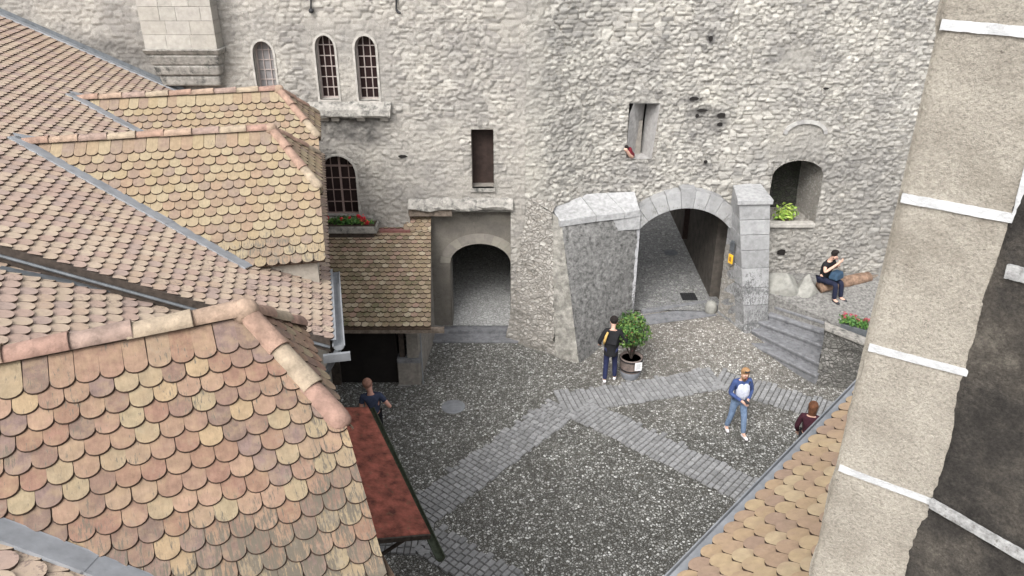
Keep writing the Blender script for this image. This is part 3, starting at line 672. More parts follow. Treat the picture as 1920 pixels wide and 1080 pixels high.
# street beyond the gate
mb = MB(); mb.add([(jx-2.5, 18.62, .47), (jr+.2, 18.45, .47), (jr+.2, 32, 1.0), (jx-2.5, 32, 1.0)], [(0, 1, 2, 3)]); struct(mb.build('street', M_STREET))
mb = MB(); a = P(1208, 586, z=.46); b = P(1322, 569, z=.46); dd = nrm(b-a); nn = np.array([-dd[1], dd[0], 0])
mb.box((a+b)/2+nn*.06-UP*.04, (np.linalg.norm(b-a)+.1, .14, .16), (dd, nn, UP)); bevel(mb.build('threshold', M_STEP, gate), .012)
mb = MB(); a = G(1190, 600, .42); b = G(1330, 585, .42); c = G(1325, 572, .44); d_ = G(1200, 590, .44)
mb.add([G(1195, 612, .425), G(1345, 592, .425), G(1325, 574, .44), G(1205, 591, .44)], [(0, 1, 2, 3)]); mb.build('threshold_slab', M_STEP, gate)
# flank walls of the street behind the gate, one building each side
sw = thing('street_house', 'shaded grey house wall seen through the gateway arch', 'house wall', (jr+.6, 25, .4))
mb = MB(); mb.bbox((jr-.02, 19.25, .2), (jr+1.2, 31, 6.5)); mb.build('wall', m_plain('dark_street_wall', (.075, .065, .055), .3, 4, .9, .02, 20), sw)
mb = MB(); a = P(1284, 395, Y=22.5); b = P(1326, 447, Y=22.5); mb.bbox((a[0], 22.45, b[2]), (jr-.025, 22.6, a[2]+.8)); mb.build('hanging_board', M_DOORB, sw)
sw2 = thing('passage_wall', 'grey side wall on the left inside the gateway passage', 'wall', (jx-2.6, 25, .4))
mb = MB(); mb.bbox((jx-3.2, 19.3, .2), (jx-2.5, 32, 6.0)); mb.build('wall', M_PLAST, sw2)
mb = MB(); mb.bbox((jx-3.2, 32, .2), (jr+1.2, 32.6, 7.0)); mb.build('end_wall', M_PLAST, sw2)
mb = MB(); mb.bbox((jx-2.6, 19.0, .2), (jx-.0, 19.3, 5.5)); mb.build('back_of_wall', M_PLAST, sw2)
gp = P(1292, 462, z=.75)
# drain grate
mb = MB(); a = P(1275, 552, z=.5); b = P(1308, 563, z=.5); mb.bbox((a[0], b[1], .50), (b[0], a[1]+.05, .525))
for i in range(7): x = a[0]+(b[0]-a[0])*(i+.5)/7; mb.bbox((x-.012, b[1]+.02, .525), (x+.012, a[1]+.03, .535))
tag(mb.build('drain_grate', M_IRON), 'dark rectangular drain grate just inside the gateway arch', 'drain grate')
# second dark dish in the street
mb = MB(); c = P(1258, 473, z=.62); c[2] = .47+(c[1]-18.5)/13.5*.53; mb.lathe(c, [(.22, -.01), (.22, .008), (.0, .010)], 20); tag(mb.build('manhole_cover', M_ZDARK), 'dark manhole cover in the shaded street beyond the gate', 'manhole cover')
# right pier: stacked blocks, battered front
PF0 = P(1396, 622, z=.42); PF1 = P(1452, 600, z=.42); pt = P(1386, 372, Y=17.65); pt1 = P(1447, 368, Y=pt[1])
inn0 = P(1332, 582, z=.42); inn1 = np.array([jr, 18.5, zspr])
mb = MB(); nb = 9; rr = random.Random(9)
def pierring(z):
    s = (z-.42)/(3.9-.42); f0 = PF0*(1-s)+pt*s; x1 = (PF0[0]+.62)*(1-s)+pt1[0]*s
    return [np.array([f0[0], f0[1], z]), np.array([x1, f0[1]+.05, z]), np.array([x1, YW+.1, z]), np.array([jr+.02*(1-s)+.0, 18.45, z])]
zs_ = [0.0, .62, 1.15, 1.62, 2.15, 2.62, 3.02, 3.40, 3.80]
for a, b in zip(zs_[:-1], zs_[1:]): mb.hull(pierring(a+.006)[::1], pierring(b-.006)[::1])
pr_ = bevel(mb.build('pier', M_PIER, gate), .014)
mb = MB(); r0 = pierring(3.80); r1 = pierring(3.80)
r0[0] = r0[0]+np.array([-.06, -.06, 0]); r0[1] = r0[1]+np.array([.05, -.06, 0])
tp = [p+UP*.12 for p in r0]; tp[2] = tp[2]+UP*.1; tp[3] = tp[3]+UP*.1; 
mb.hull(r0, tp); bevel(mb.build('pier_cap', M_LIME, gate), .015)
# rubble inner face panel
q0, q1 = pierring(.5), pierring(2.5)
of = np.array([-.012, -.0, 0])
patch([q0[3]*.97+q0[0]*.03+of, q0[3]*.3+q0[0]*.7+of, q1[3]*.45+q1[0]*.55+of, q1[3]*.97+q1[0]*.03+of], 24, 40, .012, M_RUB, 'inner_rubble', gate, 9, fine=.03)
#
ia = np.array([jr-.012, 18.47, .42]); ib = PF0+np.array([-.02, .10, 0])
# yellow notice + dark box on the inner face of the pier
yp = P(1373, 485, pl=(np.cross(nrm(pt-PF0), nrm(np.array([jr, 18.45, 2])-np.array([PF0[0], PF0[1], 2]))), PF0))
fd = nrm(np.array([jr, 18.45, 0])-np.array([PF0[0], PF0[1], 0])); fn = -np.array([fd[1], -fd[0], 0.]); 
if fn[0] > 0: fn = -fn
yp = yp+fn*.05
mb = MB(); mb.box(yp, (.15, .03, .24), (fd, fn, UP)); sg = bevel(mb.build('notice_board', M_YEL), .006)
tag(sg, 'small yellow notice fixed to the inner face of the gate pier', 'sign')
mb = MB(); mb.box(yp+fn*.017-UP*.0, (.07, .006, .12), (fd, fn, UP)); 
mb.build('notice_emblem', m_plain('notice_ink', (.30, .14, .03), .1, 9), sg)
mb = MB(); mb.box(yp+UP*.33, (.13, .06, .27), (fd, fn, UP)); mb.box(yp+UP*.48, (.09, .05, .04), (fd, fn, UP))
tag(bevel(mb.build('intercom_box', M_ZDARK), .01), 'dark grey metal box above the yellow notice on the pier', 'box')
# round guard stone
c = P(1332, 584, z=.44); mb = MB(); mb.lathe(c, [(.14, -.05), (.16, .05), (.155, .18), (.12, .27), (.06, .31), (.0, .32)], 16)
tag(mb.build('guard_stone', M_BOULD, smooth=True), 'rounded pale guard stone at the right foot of the gateway', 'guard stone')

# ================================================================== NICHE
reveal(NICHE, YW, .25, M_RUB, 'niche_reveal')
xa, xb, z0, z1, rise = NICHE
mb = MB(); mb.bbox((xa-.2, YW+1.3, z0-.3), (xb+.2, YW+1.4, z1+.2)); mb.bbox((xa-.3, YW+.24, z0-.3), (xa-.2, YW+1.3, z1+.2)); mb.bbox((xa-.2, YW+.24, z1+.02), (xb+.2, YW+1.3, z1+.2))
mb.build('niche_back', m_rubble('niche_shade_stone', [(.035, .034, .03), (.06, .058, .05), (.045, .05, .035)], (.03, .03, .025), 10, 1.4, .03), castle)  # near-black colour paints the shade deep inside the niche
patch(((xb-.06, YW+1.3, z0), (xb+.0, YW+.2, z0), (xb+.0, YW+.2, z1+.1), (xb-.10, YW+1.3, z1+.1)), 14, 14, .03, M_RUB, 'niche_splay', castle, 8)
mb = MB(); mb.bbox((xa-.2, YW+.0, z0-.3), (xb+.2, YW+1.3, z0+.0)); mb.build('niche_floor', M_RUB, castle)
a = P(1440, 420, Y=YW-.1); b = P(1529, 420, Y=YW-.1); mb = MB(); mb.bbox((a[0], YW-.12, a[2]-.10), (b[0], YW+.12, a[2]+.01)); bevel(mb.build('niche_sill', M_SURR, castle), .015)
mb = MB(); c = P(1466, 482, Y=YW-.05); mb.bbox((0, 0, 0), (.001, .001, .001)) if False else None
hole_shade(1464, 472, 16, 12, YW)

# ================================================================== TERRACE AND STEPS
ZT = 1.14
e1 = hd(-37); e2 = hd(53)
r_end = P(1531, 703, z=.30)
stairs = thing('stone_stairs', 'flight of worn dark grey stone steps up to the terrace', 'stairs', r_end)
Ls = [((1392, 636), (1531, 703), .30), ((1408, 618), (1538, 682), .50), ((1420, 602), (1543, 648), .70), ((1440, 588), (1549, 624), .90), ((1452, 574), (1553, 606), 1.10)]
rr = random.Random(4)
for i, (a, b, z) in enumerate(Ls):
    A = P(*a, z=z); B = P(*b, z=z)
    nx = P(*Ls[i+1][0], z=z) if i < 4 else None
    d = nrm(B-A); n = np.array([-d[1], d[0], 0]); n = n if n[1] > 0 else -n
    dep = .62
    bot = [A-UP*.22, B-UP*.22, B+n*dep-UP*.22, A+n*dep-UP*.22]; top = [p+UP*.22 for p in bot]
    # split in two slabs for a joint
    s = rr.uniform(.35, .65)
    for (s0, s1) in ((0, 1),):
        m0, m1 = A*(1-s0)+B*s0, A*(1-s1)+B*s1
        mb = MB(); q = [m0, m1, m1+n*dep, m0+n*dep]; dz = rr.uniform(-.006, .006); q2 = [m0+n*.045, m1+n*.045, m1+n*dep, m0+n*dep]; mb.hull([p-UP*.085 for p in q], [p+UP*dz for p in q]); mb.hull([p-UP*.30 for p in q2], [p-UP*.0852 for p in q2])
        bevel(mb.build('step', M_STEP, stairs), .022, 3)
A = P(1440, 562, z=ZT); 
# terrace sheet, rising gently to the wall
def zt(x, y): return ZT+.40*float(sstep(16.3, 18.5, y))
fa_, fb_ = P(1446, 569, z=ZT), P(1556, 603, z=ZT)
ed_ = [(5.9, YW+.1), (fa_[0], fa_[1]), (fb_[0], fb_[1]), (7.1, 15.9), (13, 12.6)]
V = []; Fc = []; nn_ = 24; base_ = []
xs_ = np.linspace(5.92, 13, 40)
def yfront(x): return float(np.interp(x, [5.2, fa_[0], fb_[0], 7.1, 13], [fa_[1]+.4, fa_[1], fb_[1], 15.9, 12.6]))
for x in xs_:
    for j in range(nn_+1):
        y = yfront(x)*(1-j/nn_)+(YW+.1)*j/nn_; V.append((x, y, zt(x, y)))
m_ = nn_+1
for i in range(len(xs_)-1):
    for j in range(nn_): Fc.append((i*m_+j, (i+1)*m_+j, (i+1)*m_+j+1, i*m_+j+1))
k0_ = len(V)
for x in xs_: V.append((x, yfront(x), 0))
for i in range(len(xs_)-1): Fc.append((i*m_, k0_+i, k0_+i+1, (i+1)*m_))
struct(mesh('terrace', V, Fc, M_TERR))
# retaining wall right of the steps
rt = thing('retaining_wall', 'dark rubble retaining wall beside the stone steps', 'retaining wall', P(1560, 690, z=0))
ra = P(1549, 612, z=1.42); rb = P(1650, 652, z=1.42); rb0 = np.array([rb[0], rb[1], 0]); rc = np.array([r_end[0]-.02, r_end[1]+.0, 0])
f0 = np.array([r_end[0]+.03, r_end[1]+.02, -.02]); f1 = P(1640, 735, z=-.02); f2 = ra-UP*.05; f3 = rb-UP*.05
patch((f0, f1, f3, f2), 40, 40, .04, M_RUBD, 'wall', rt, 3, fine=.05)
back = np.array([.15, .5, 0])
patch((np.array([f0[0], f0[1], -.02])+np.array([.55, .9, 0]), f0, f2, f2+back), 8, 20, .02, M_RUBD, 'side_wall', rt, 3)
mb = MB(); q = [ra+np.array([-.05, -.04, 0]), rb+np.array([0, -.06, 0]), rb+np.array([.12, .22, 0]), ra+np.array([.06, .26, 0])]; mb.hull([p-UP*.09 for p in q], q); bevel(mb.build('coping', M_CORN, rt), .02)
# boulders
def boulder(c, r, seed, label, sq=(1, 1, 1), pw=1.0):
    bm = bmesh.new(); bmesh.ops.create_icosphere(bm, subdivisions=4, radius=1)
    rr = random.Random(seed); pls = [(nrm([rr.uniform(-1, 1), rr.uniform(-1, 1), rr.uniform(-.4, 1)]), rr.uniform(.55, .85)) for _ in range(12)]
    for v in bm.verts:
        p = np.array(v.co)
        for n, dd in pls:
            k = p@n
            if k > dd: p = p-n*(k-dd)*.92
        if pw != 1 and p[2] > -.2: s = max(.12, 1-pw*(p[2]+.2)); p[0] *= s; p[1] *= s
        p = p*(1+.05*(float(fbm(np.array(p[0]*3+seed), np.array(p[2]*3+p[1]), seed))-.5))
        v.co = Vector(p*np.array(sq)*r)
    me = bpy.data.meshes.new('boulder'); bm.to_mesh(me); bm.free(); me.materials.append(M_BOULD)
    me.polygons.foreach_set('use_smooth', [True]*len(me.polygons))
    o = bpy.data.objects.new('boulder', me); o.location = tuple(map(float, c)); link(o); return tag(o, label, 'boulder')
c = P(1513, 543, z=1.45); boulder(c, .43, 3, 'pale pointed boulder beside the seated person on the terrace', (1, .8, 1.05), .62)
c = P(1462, 536, z=1.45); boulder(c, .62, 8, 'large rough boulder wedged against the right side of the gate pier', (.95, .8, .8))
# log bench
a = P(1537, 538, z=1.55); b = P(1628, 520, z=1.55); b2 = P(1660, 515, z=1.5)
lg = thing('log_bench', 'long brown split log bench lying along the terrace wall', 'bench', a)
mb = MB(); n = 16; rr = random.Random(3); pts = [a*(1-i/n)+b*(i/n)+UP*rr.uniform(-.008, .008) for i in range(n+1)]
mb.tube(pts, [.15+rr.uniform(-.012, .012) for _ in pts], 12); mb.build('seat', M_LOG, lg, True)
for s in (.12, .85):
    c = a*(1-s)+b*s; mb = MB(); mb.box((c[0], c[1], ZT+.06), (.2, .28, .14)); bevel(mb.build('support', M_BOULD, lg), .02)
mb = MB(); mb.tube([b+np.array([.08, .05, -.06]), b2+np.array([0, .05, -.08])], [.10, .08], 10); tag(mb.build('log', M_WOODG, smooth=True), 'short grey log on the ground beyond the right end of the bench', 'log')
# loose stones near the top of the steps
for k, (u, v) in enumerate(((1475, 556), (1500, 560), (1533, 562), (1520, 572))):
    c = P(u, v, z=ZT+.04); o_ = boulder(c, .05+.01*(k % 2), 20+k, 'loose fist sized stone on the gravel in front of the boulders', (1.2, 1, .7)); o_['group'] = 'loose stones at the top of the steps'; o_['category'] = 'stone'; o_.name = 'loose_stone'
# ================================================================== TILED ROOFS
RIM = .0055      # dark flare painting the shadow line and dirt under each tail
def tiles(name, O, u, w, na, nb, W, gz, mt, parent, clips=[], a0=0, b0=0, jit=.004, th=.021, inside=None):
    """scale tiles with rounded tails; O lower left corner, u along the eave, w up the slope"""
    u = nrm(u); w = nrm(w); n = np.cross(u, w); n = n if n[2] > 0 else -n
    r = random.Random(len(name)+int(abs(O[0])*100)); mb = MB(); seg = 8
    arc = [(-W/2+.002, gz*2.1), (-W/2+.002, W*.44)]
    for i in range(1, seg):
        t = math.pi*i/seg; arc.append((-(W/2-.002)*math.cos(t), W*.44*(1-math.sin(t)**.9)))
    arc += [(W/2-.002, W*.44), (W/2-.002, gz*2.1)]
    k = len(arc)
    for j in range(nb):
        for i in range(-1, na+1):
            a = a0+(i+.5+.5*(j % 2))*W; b = b0+j*gz+r.uniform(-jit, jit)
            c = O+u*a+w*(b+gz*.6)
            if any(np.dot(c-q, m) > W*.75 for q, m in clips): continue
            if inside is not None and not inside(a, b): continue
            lift = .046+r.uniform(-.003, .006); rot = r.uniform(-.022, .022); lat = r.uniform(-.002, .002)
            V = []
            for s in (0, -th):
                for qi, (x, y) in enumerate(arc):
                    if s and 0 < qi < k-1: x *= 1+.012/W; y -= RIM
                    xx = x*math.cos(rot)-y*math.sin(rot)+lat; yy = y*math.cos(rot)+x*math.sin(rot)
                    h = lift*(1-y/(gz*2.1))+.004-2.2*x*x*.12
                    V.append(O+u*(a+xx)+w*(b+yy)+n*(h+s))
            mb.add(V, [tuple(range(k))]+[(q, q+k, q+1+k, q+1) for q in range(k-1)])
    # fix winding so tops face up
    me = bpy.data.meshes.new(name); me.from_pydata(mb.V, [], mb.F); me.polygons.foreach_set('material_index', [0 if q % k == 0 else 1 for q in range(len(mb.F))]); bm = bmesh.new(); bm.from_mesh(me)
    for q, m in clips:
        geom = bm.verts[:]+bm.edges[:]+bm.faces[:]
        bmesh.ops.bisect_plane(bm, geom=geom, plane_co=Vector(q), plane_no=Vector(m), clear_outer=True)
    bmesh.ops.recalc_face_normals(bm, faces=[])
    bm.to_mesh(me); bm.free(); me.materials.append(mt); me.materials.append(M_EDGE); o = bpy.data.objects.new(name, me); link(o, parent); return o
M_EDGE = m_plain('dirt_shadow_tile_edge', (.055, .035, .025), .3, 20, .95)  # dark edge colour paints contact shadow together with joint dirt
def deck(name, pts, mt, parent, n=None, off=-.012, th=.05):
    n = UP if n is None else n; mb = MB(); p = [np.array(q, float)+n*off for q in pts]; mb.hull([q-n*th for q in p], p); return mb.build(name, mt, parent)
def ridge_run(p0, p1, r0, piece, parent, endcap=False, name='ridge_tile', up=UP, first_big=False):
    """overlapping half round ridge tiles from the high/start end p0 towards p1 (wide end towards p1)"""
    p0 = np.array(p0, float); p1 = np.array(p1, float); ln = np.linalg.norm(p1-p0); d = (p1-p0)/ln; n = max(1, round(ln/piece)); st = ln/n
    side = nrm(np.cross(d, up)); v = np.cross(side, d); v = v if v[2] > 0 else -v; rr = random.Random(int(ln*997))
    for i in range(n):
        mb = MB(); a = p0+d*(i*st-.05 if i else 0); b = p0+d*((i+1)*st); last = endcap and i == n-1
        ns = 12; V = []; tw = rr.uniform(-.01, .01); secs = [(0, .86), (.5, .93), (.98, 1.0), (1.0, 1.02)]
        if last: secs = [(0, .88), (.5, .96), (.8, 1.0), (.92, .88), (.98, .62), (1.0, .3)]
        for s, q in secs:
            c = a*(1-s)+b*s+v*(-.025+.012*s)+side*tw
            for kx in range(ns+1):
                t = math.pi*(-.06+1.12*kx/ns); V.append(c+side*math.cos(t)*r0*q+v*math.sin(t)*r0*q*.86)
        for s, q in secs:
            c = a*(1-s)+b*s+v*(-.025+.012*s)+side*tw; q = q-.014/r0
            for kx in range(ns+1):
                t = math.pi*(-.06+1.12*kx/ns); V.append(c+side*math.cos(t)*r0*q+v*math.sin(t)*r0*q*.86)
        m = ns+1; K = len(secs); Fc = []
        for s in range(K-1):
            for kx in range(ns): Fc.append((s*m+kx, s*m+kx+1, (s+1)*m+kx+1, (s+1)*m+kx)); Fc.append(tuple(x+K*m for x in (s*m+kx, (s+1)*m+kx, (s+1)*m+kx+1, s*m+kx+1)))
        e = (K-1)*m
        for kx in range(ns): Fc.append((e+kx, e+kx+1, e+kx+1+K*m, e+kx+K*m)); Fc.append((kx, kx+K*m, kx+1+K*m, kx+1))
        mb.add(V, Fc); mb.build(name, RIDGE_MATS[rr.randrange(len(RIDGE_MATS))], parent, True)
RC = [(0.268, 0.177, 0.134), (0.299, 0.217, 0.161), (0.262, 0.167, 0.132), (0.295, 0.238, 0.175), (0.257, 0.188, 0.156)]
RIDGE_MATS = [m_plain('ridge_clay', c, .24, 9, .9, .012, 40, dark=((c[0]*.65, c[1]*.55, c[2]*.5), 6, .62)) for c in RC]
def strip(name, a, b, na, nb, wd, mt, parent, n, lift=.05, seams=0.0):
    """flat metal strip from a to b, side vector towards na, lying on plane normal n"""
    a = np.array(a, float); b = np.array(b, float); na = nrm(na); mb = MB(); ln = np.linalg.norm(b-a); d = (b-a)/ln
    k = max(1, round(ln/seams)) if seams else 1
    for i in range(k):
        p = a+d*ln*i/k; q = a+d*ln*((i+1)/k)+(d*.02 if i < k-1 else 0); l0 = n*(lift+.004*(i % 2))
        mb.add([p+l0, q+l0, q+l0+na*wd, p+l0+na*wd, p+l0+na*wd-n*.03, q+l0+na*wd-n*.03, p+l0-na*.01+n*.002, q+l0-na*.01+n*.002], [(0, 1, 2, 3), (3, 2, 5, 4), (6, 7, 1, 0)])
    return mb.build(name, mt, parent)
def wallbox(name, pts, z0, z1s, mt, parent):
    """vertical walls around a closed footprint; z1s top heights"""
    mb = MB(); n = len(pts)
    for i in range(n):
        j = (i+1) % n; a, b = pts[i], pts[j]
        mb.add([(a[0], a[1], z0), (b[0], b[1], z0), (b[0], b[1], z1s[j]), (a[0], a[1], z1s[i])], [(0, 1, 2, 3)])
    return mb.build(name, mt, parent)
M_HWALL = m_plain('house_render', (.30, .27, .23), .15, 3, .9, .012, 30)
M_DECK = m_plain('roof_boards', (.10, .07, .05), .3, 9, .9)
# ---- far left house: main plane M with two dormers
eg, es = hd(-13), hd(77)
E0 = P(620, 640, z=4.97); Vv = P(0, 465, pl=(eg, E0)); wM = nrm(Vv-E0); nM = np.cross(eg, wM); nM = nM*np.sign(nM[2]); LM = 13.0
hM = thing('gabled_house', 'long house with a beige tiled roof and two small dormers against the castle wall', 'house', (E0[0]-1, E0[1]+4, 0))
gl_ = 8.8
tiles('roof_tiles', E0-wM*.03, eg, wM, int(14/.17)+1, int(LM/.155), .17, .155, M_M, hM, clips=[(np.array([0, YA-.06, 0]), np.array([0, 1., 0])), (E0, -eg)])
Mc = lambda a, b: E0+eg*a+wM*b
bb = (YA-.05-E0[1])
tA0 = bb/eg[1]; tA1 = (YA-.05-(E0+wM*LM)[1])/eg[1]
deck('roof_deck', [Mc(.02, 0), Mc(tA0, 0), Mc(tA1, LM), Mc(.02, LM)], M_DECK, hM, nM)
# eave wall under the gutter and the cut end wall
ew = [Mc(.15, .35), Mc(tA0, .35), Mc(tA1, LM), Mc(.15, LM)]
wallbox('wall', ew, 0, [p[2]-.08 for p in ew], M_HWALL, hM)
# gutter
def gutter(name, a, b, r, mt, parent, down=None, endplate=True):
    a = np.array(a, float); b = np.array(b, float); d = nrm(b-a); s = nrm(np.cross(d, UP)); mb = MB(); ns = 10; V = []
    for p in (a, b):
        for rad in (r, r-.006):
            for k in range(ns+1):
                t = math.pi*k/ns; V.append(p+s*math.cos(t)*rad-UP*math.sin(t)*rad)
    m = ns+1; Fc = []
    for k in range(ns): Fc += [(k, k+1, 2*m+k+1, 2*m+k), (m+k, 3*m+k, 3*m+k+1, m+k+1), (k, m+k, m+k+1, k+1), (2*m+k, 2*m+k+1, 3*m+k+1, 3*m+k)]
    mb.add(V, Fc)
    for k in (0, ns): 
        c0, c1 = V[k], V[2*m+k]; mb.tube([c0, c1], .011, 6)
    if endplate:
        for q in (0, 2*m): mb.add([V[q+k] for k in range(m)], [tuple(range(m))])
    return mb.build(name, mt, parent)
gs = es*.10-UP*.05
gt = gutter('gutter', E0-eg*.06+gs, E0+eg*2.35+gs, .075, M_ZINC, hM)
strip('eave_apron', E0+wM*.02, E0+eg*2.35+wM*.02, es, 0, .09, M_ZINC, hM, nM, .01)
# verge board + dark step wall between the two roof levels
mb = MB(); a, b = E0+wM*LM-eg*.0, E0+wM*.02
mb.add([a+nM*.03-eg*.02, b+nM*.03-eg*.02, b-UP*.16-eg*.02, a-UP*.34-eg*.02, a+nM*.03+eg*.05, b+nM*.03+eg*.05, b-UP*.16+eg*.05, a-UP*.34+eg*.05], [(0, 3, 2, 1), (0, 1, 5, 4), (2, 3, 7, 6), (1, 2, 6, 5)]); mb.build('verge_board', M_WOODD, hM)
mb = MB(); mb.tube([a-UP*.10-eg*.05, b-UP*.07-eg*.05], .022, 6); mb.build('verge_cable', M_ZDARK, hM)
# zinc box end of gutter
mb = MB(); c = E0-eg*.1+es*.06-UP*.2; mb.box(c, (.36, .05, .12), (es, eg, UP)); mb.build('gutter_end', M_ZINC, hM)
mb = MB(); mb.tube([E0-eg*.02+gs-UP*.06, E0-eg*.0-es*.12-UP*.5, E0+eg*.1-es*.24-UP*.8, (E0[0]-.22, E0[1]+.12, .05)], .045, 8); mb.build('downpipe', M_ZDARK, hM)
# wall flashing along the castle wall
fa = P(-60, 2, pl=(nM, E0+nM*.05)); 
q0 = np.array([0, YA-.05, 0]); dirw = nrm(np.cross(nM, np.array([0, 1., 0]))); dirw = dirw*np.sign(dirw[0])
w0 = P(320, 168, Y=YA-.08); w0 = w0-nM*(np.dot(w0-E0, nM)); w0[1] = YA-.05
strip('wall_flashing', w0-dirw*9, w0+dirw*.3, -np.cross(nM, dirw)*np.sign(np.cross(nM, dirw)[1]), 0, .17, M_ZINC, hM, nM, .06, seams=1.2)
mb = MB(); A_, B_ = w0-dirw*9+nM*.06, w0+dirw*.3+nM*.06; mb.add([A_, B_, B_+UP*.10, A_+UP*.10], [(0, 1, 2, 3)]); mb.build('wall_flashing', M_ZDARK, hM)
def dormer(A, sdir, gdir, pitch, hs_, hd_, ed, nP, P0, parent, mt, W, gz, rr_, piece, ridge_len, flash_w, name='dormer', bd=.35):
    """A apex; sdir ridge direction outwards; gdir horizontal normal; hs_ hip run, hd_ hip half width, ed eave half width; plane (nP,P0) main roof"""
    tp = math.tan(pitch); cp, sp = math.cos(pitch), math.sin(pitch)
    def pt_(s, d): return A+sdir*s+gdir*d-UP*abs(d)*tp
    Hn, Hf = pt_(hs_, -hd_), pt_(hs_, hd_); En, Ef = pt_(hs_, -ed), pt_(hs_, ed)
    def onP(d):                                        # where line (s free) at offset d hits the main plane
        q = pt_(0, d); s = np.dot(nP, P0-q)/np.dot(nP, sdir); return q+sdir*s, s
    R0, s0 = onP(0); ELn, sn = onP(-ed); ELf, sf = onP(ed)
    # body under the roof: side and front walls
    i = .12
    dm = MB()
    def wl(p, q):
        zb = min(np.dot(nP, P0)/nP[2]-(nP[0]*p[0]+nP[1]*p[1])/nP[2], np.dot(nP, P0)/nP[2]-(nP[0]*q[0]+nP[1]*q[1])/nP[2])-.3
        dm.add([(p[0], p[1], zb), (q[0], q[1], zb), q, p], [(0, 1, 2, 3)])
    N_, Fp = pt_(hs_-i, -ed+i)-UP*.06, pt_(hs_-i, ed-i)-UP*.06; Ln, Lf = pt_(sn, -ed+i)-UP*.06, pt_(sf, ed-i)-UP*.06
    wl(Ln, N_); wl(Fp, Lf); wl(N_, Fp)
    Hn_, Hf_ = pt_(hs_-i, -hd_)-UP*.06, pt_(hs_-i, hd_)-UP*.06
    dm.add([N_, Fp, Hf_, Hn_], [(0, 1, 2, 3)]); D = dm.build(name, M_HWALL, parent)
    for sg, EE, HH, EL, s_ in ((-1, En, Hn, ELn, sn), (1, Ef, Hf, ELf, sf)):
        w_ = -gdir*sg*cp+UP*sp; n_ = gdir*sg*sp+UP*cp; o_ = pt_(min(s_, s0)-.3, sg*ed)
        ln = hs_-min(s_, s0)+.3; vdir = nrm(EL-R0); vn = np.cross(n_, vdir); vn = vn if vn@sdir < 0 else -vn
        hdv = nrm(HH-A); hn = np.cross(n_, hdv); hn = hn if hn@(sdir) > 0 else -hn
        tiles('roof_slope', o_-w_*.03, sdir, w_, int(ln/W)+2, int((ed/cp)/gz-1.75)+1, W, gz, mt, D,
              clips=[(EL+nP*.0-vn*.01, vn), (HH, hn), (EE+sdir*.015, sdir), (A+gdir*sg*.01, -gdir*sg)])
        deck('slope_boards', [EL, EE, HH, A, R0], M_DECK, D, n_, -.01, .04)
        # valley flashing on the main plane
        vs = np.cross(nP, vdir); vs = vs if vs@(gdir*sg) > 0 else -vs
        strip('valley_flashing', R0+nrm(R0-EL)*.12, EL+nrm(EL-R0)*.05, vs, 0, flash_w, M_ZINC, D, nP, .058, seams=1.6)
        mb = MB(); e_ = n_*.012; mb.add([R0+nP*.06, EL+nP*.06, EL+n_*.012+w_*.05, R0+n_*.012], [(0, 1, 2, 3)]); mb.build('valley_upstand', M_ZDARK, D)
    # hip end
    hw_ = nrm(A-(Hn+Hf)/2); nh = np.cross(gdir, hw_); nh = nh*np.sign(nh[2]); hl = np.linalg.norm(A-(Hn+Hf)/2)
    cl = []
    for HH, sg in ((Hn, -1), (Hf, 1)):
        v_ = np.cross(nh, nrm(A-HH)); v_ = v_ if v_@(gdir*sg) > 0 else -v_; cl.append((HH+gdir*sg*.01, v_))
    tiles('hip_slope', Hn-gdir*.0-hw_*.05, gdir, hw_, int(2*hd_/W)+1, int(hl/gz)+1, W, gz, mt, D, clips=cl)
    deck('hip_boards', [Hn, Hf, A], M_DECK, D, nh, -.008, .03)
    up_ = .035
    hpn = nrm(Hn-A); hpf = nrm(Hf-A)
    ridge_run(A+UP*up_+hpn*.04, Hn+UP*up_+hpn*.05, rr_, piece, D, True, 'hip_tile'); ridge_run(A+UP*up_+hpf*.04, Hf+UP*up_+hpf*.05, rr_, piece, D, True, 'hip_tile')
    Rs = A-sdir*min(ridge_len, np.linalg.norm(A-R0)+.05)
    ridge_run(Rs+UP*up_, A+UP*up_+sdir*.03, rr_, piece, D)
    # apex saddle
    mb = MB(); c = A+UP*(up_-.02); mb.lathe(c, [(rr_*1.12, -.08), (rr_*1.12, .02), (rr_*.95, .06), (rr_*.5, rr_*.92), (.0, rr_*1.0)], 14); mb.build('apex_tile', RIDGE_MATS[1], D, True)
    return D, R0, ELn
R0 = P(45, 268, pl=(nM, E0)); A1 = P(510, 252, pl=(eg, R0)); A1[2] = R0[2]
p1 = math.radians(37.9)
dormer(A1, es, eg, p1, .66, .94, 1.96, nM, E0, hM, M_D, .17, .155, .085, .40, 9, .20)
sh = 3.10
dormer(A1+eg*sh, es, eg, p1, .66, .94, 1.96, nM, E0, hM, M_D, .17, .155, .085, .40, 9, .20)
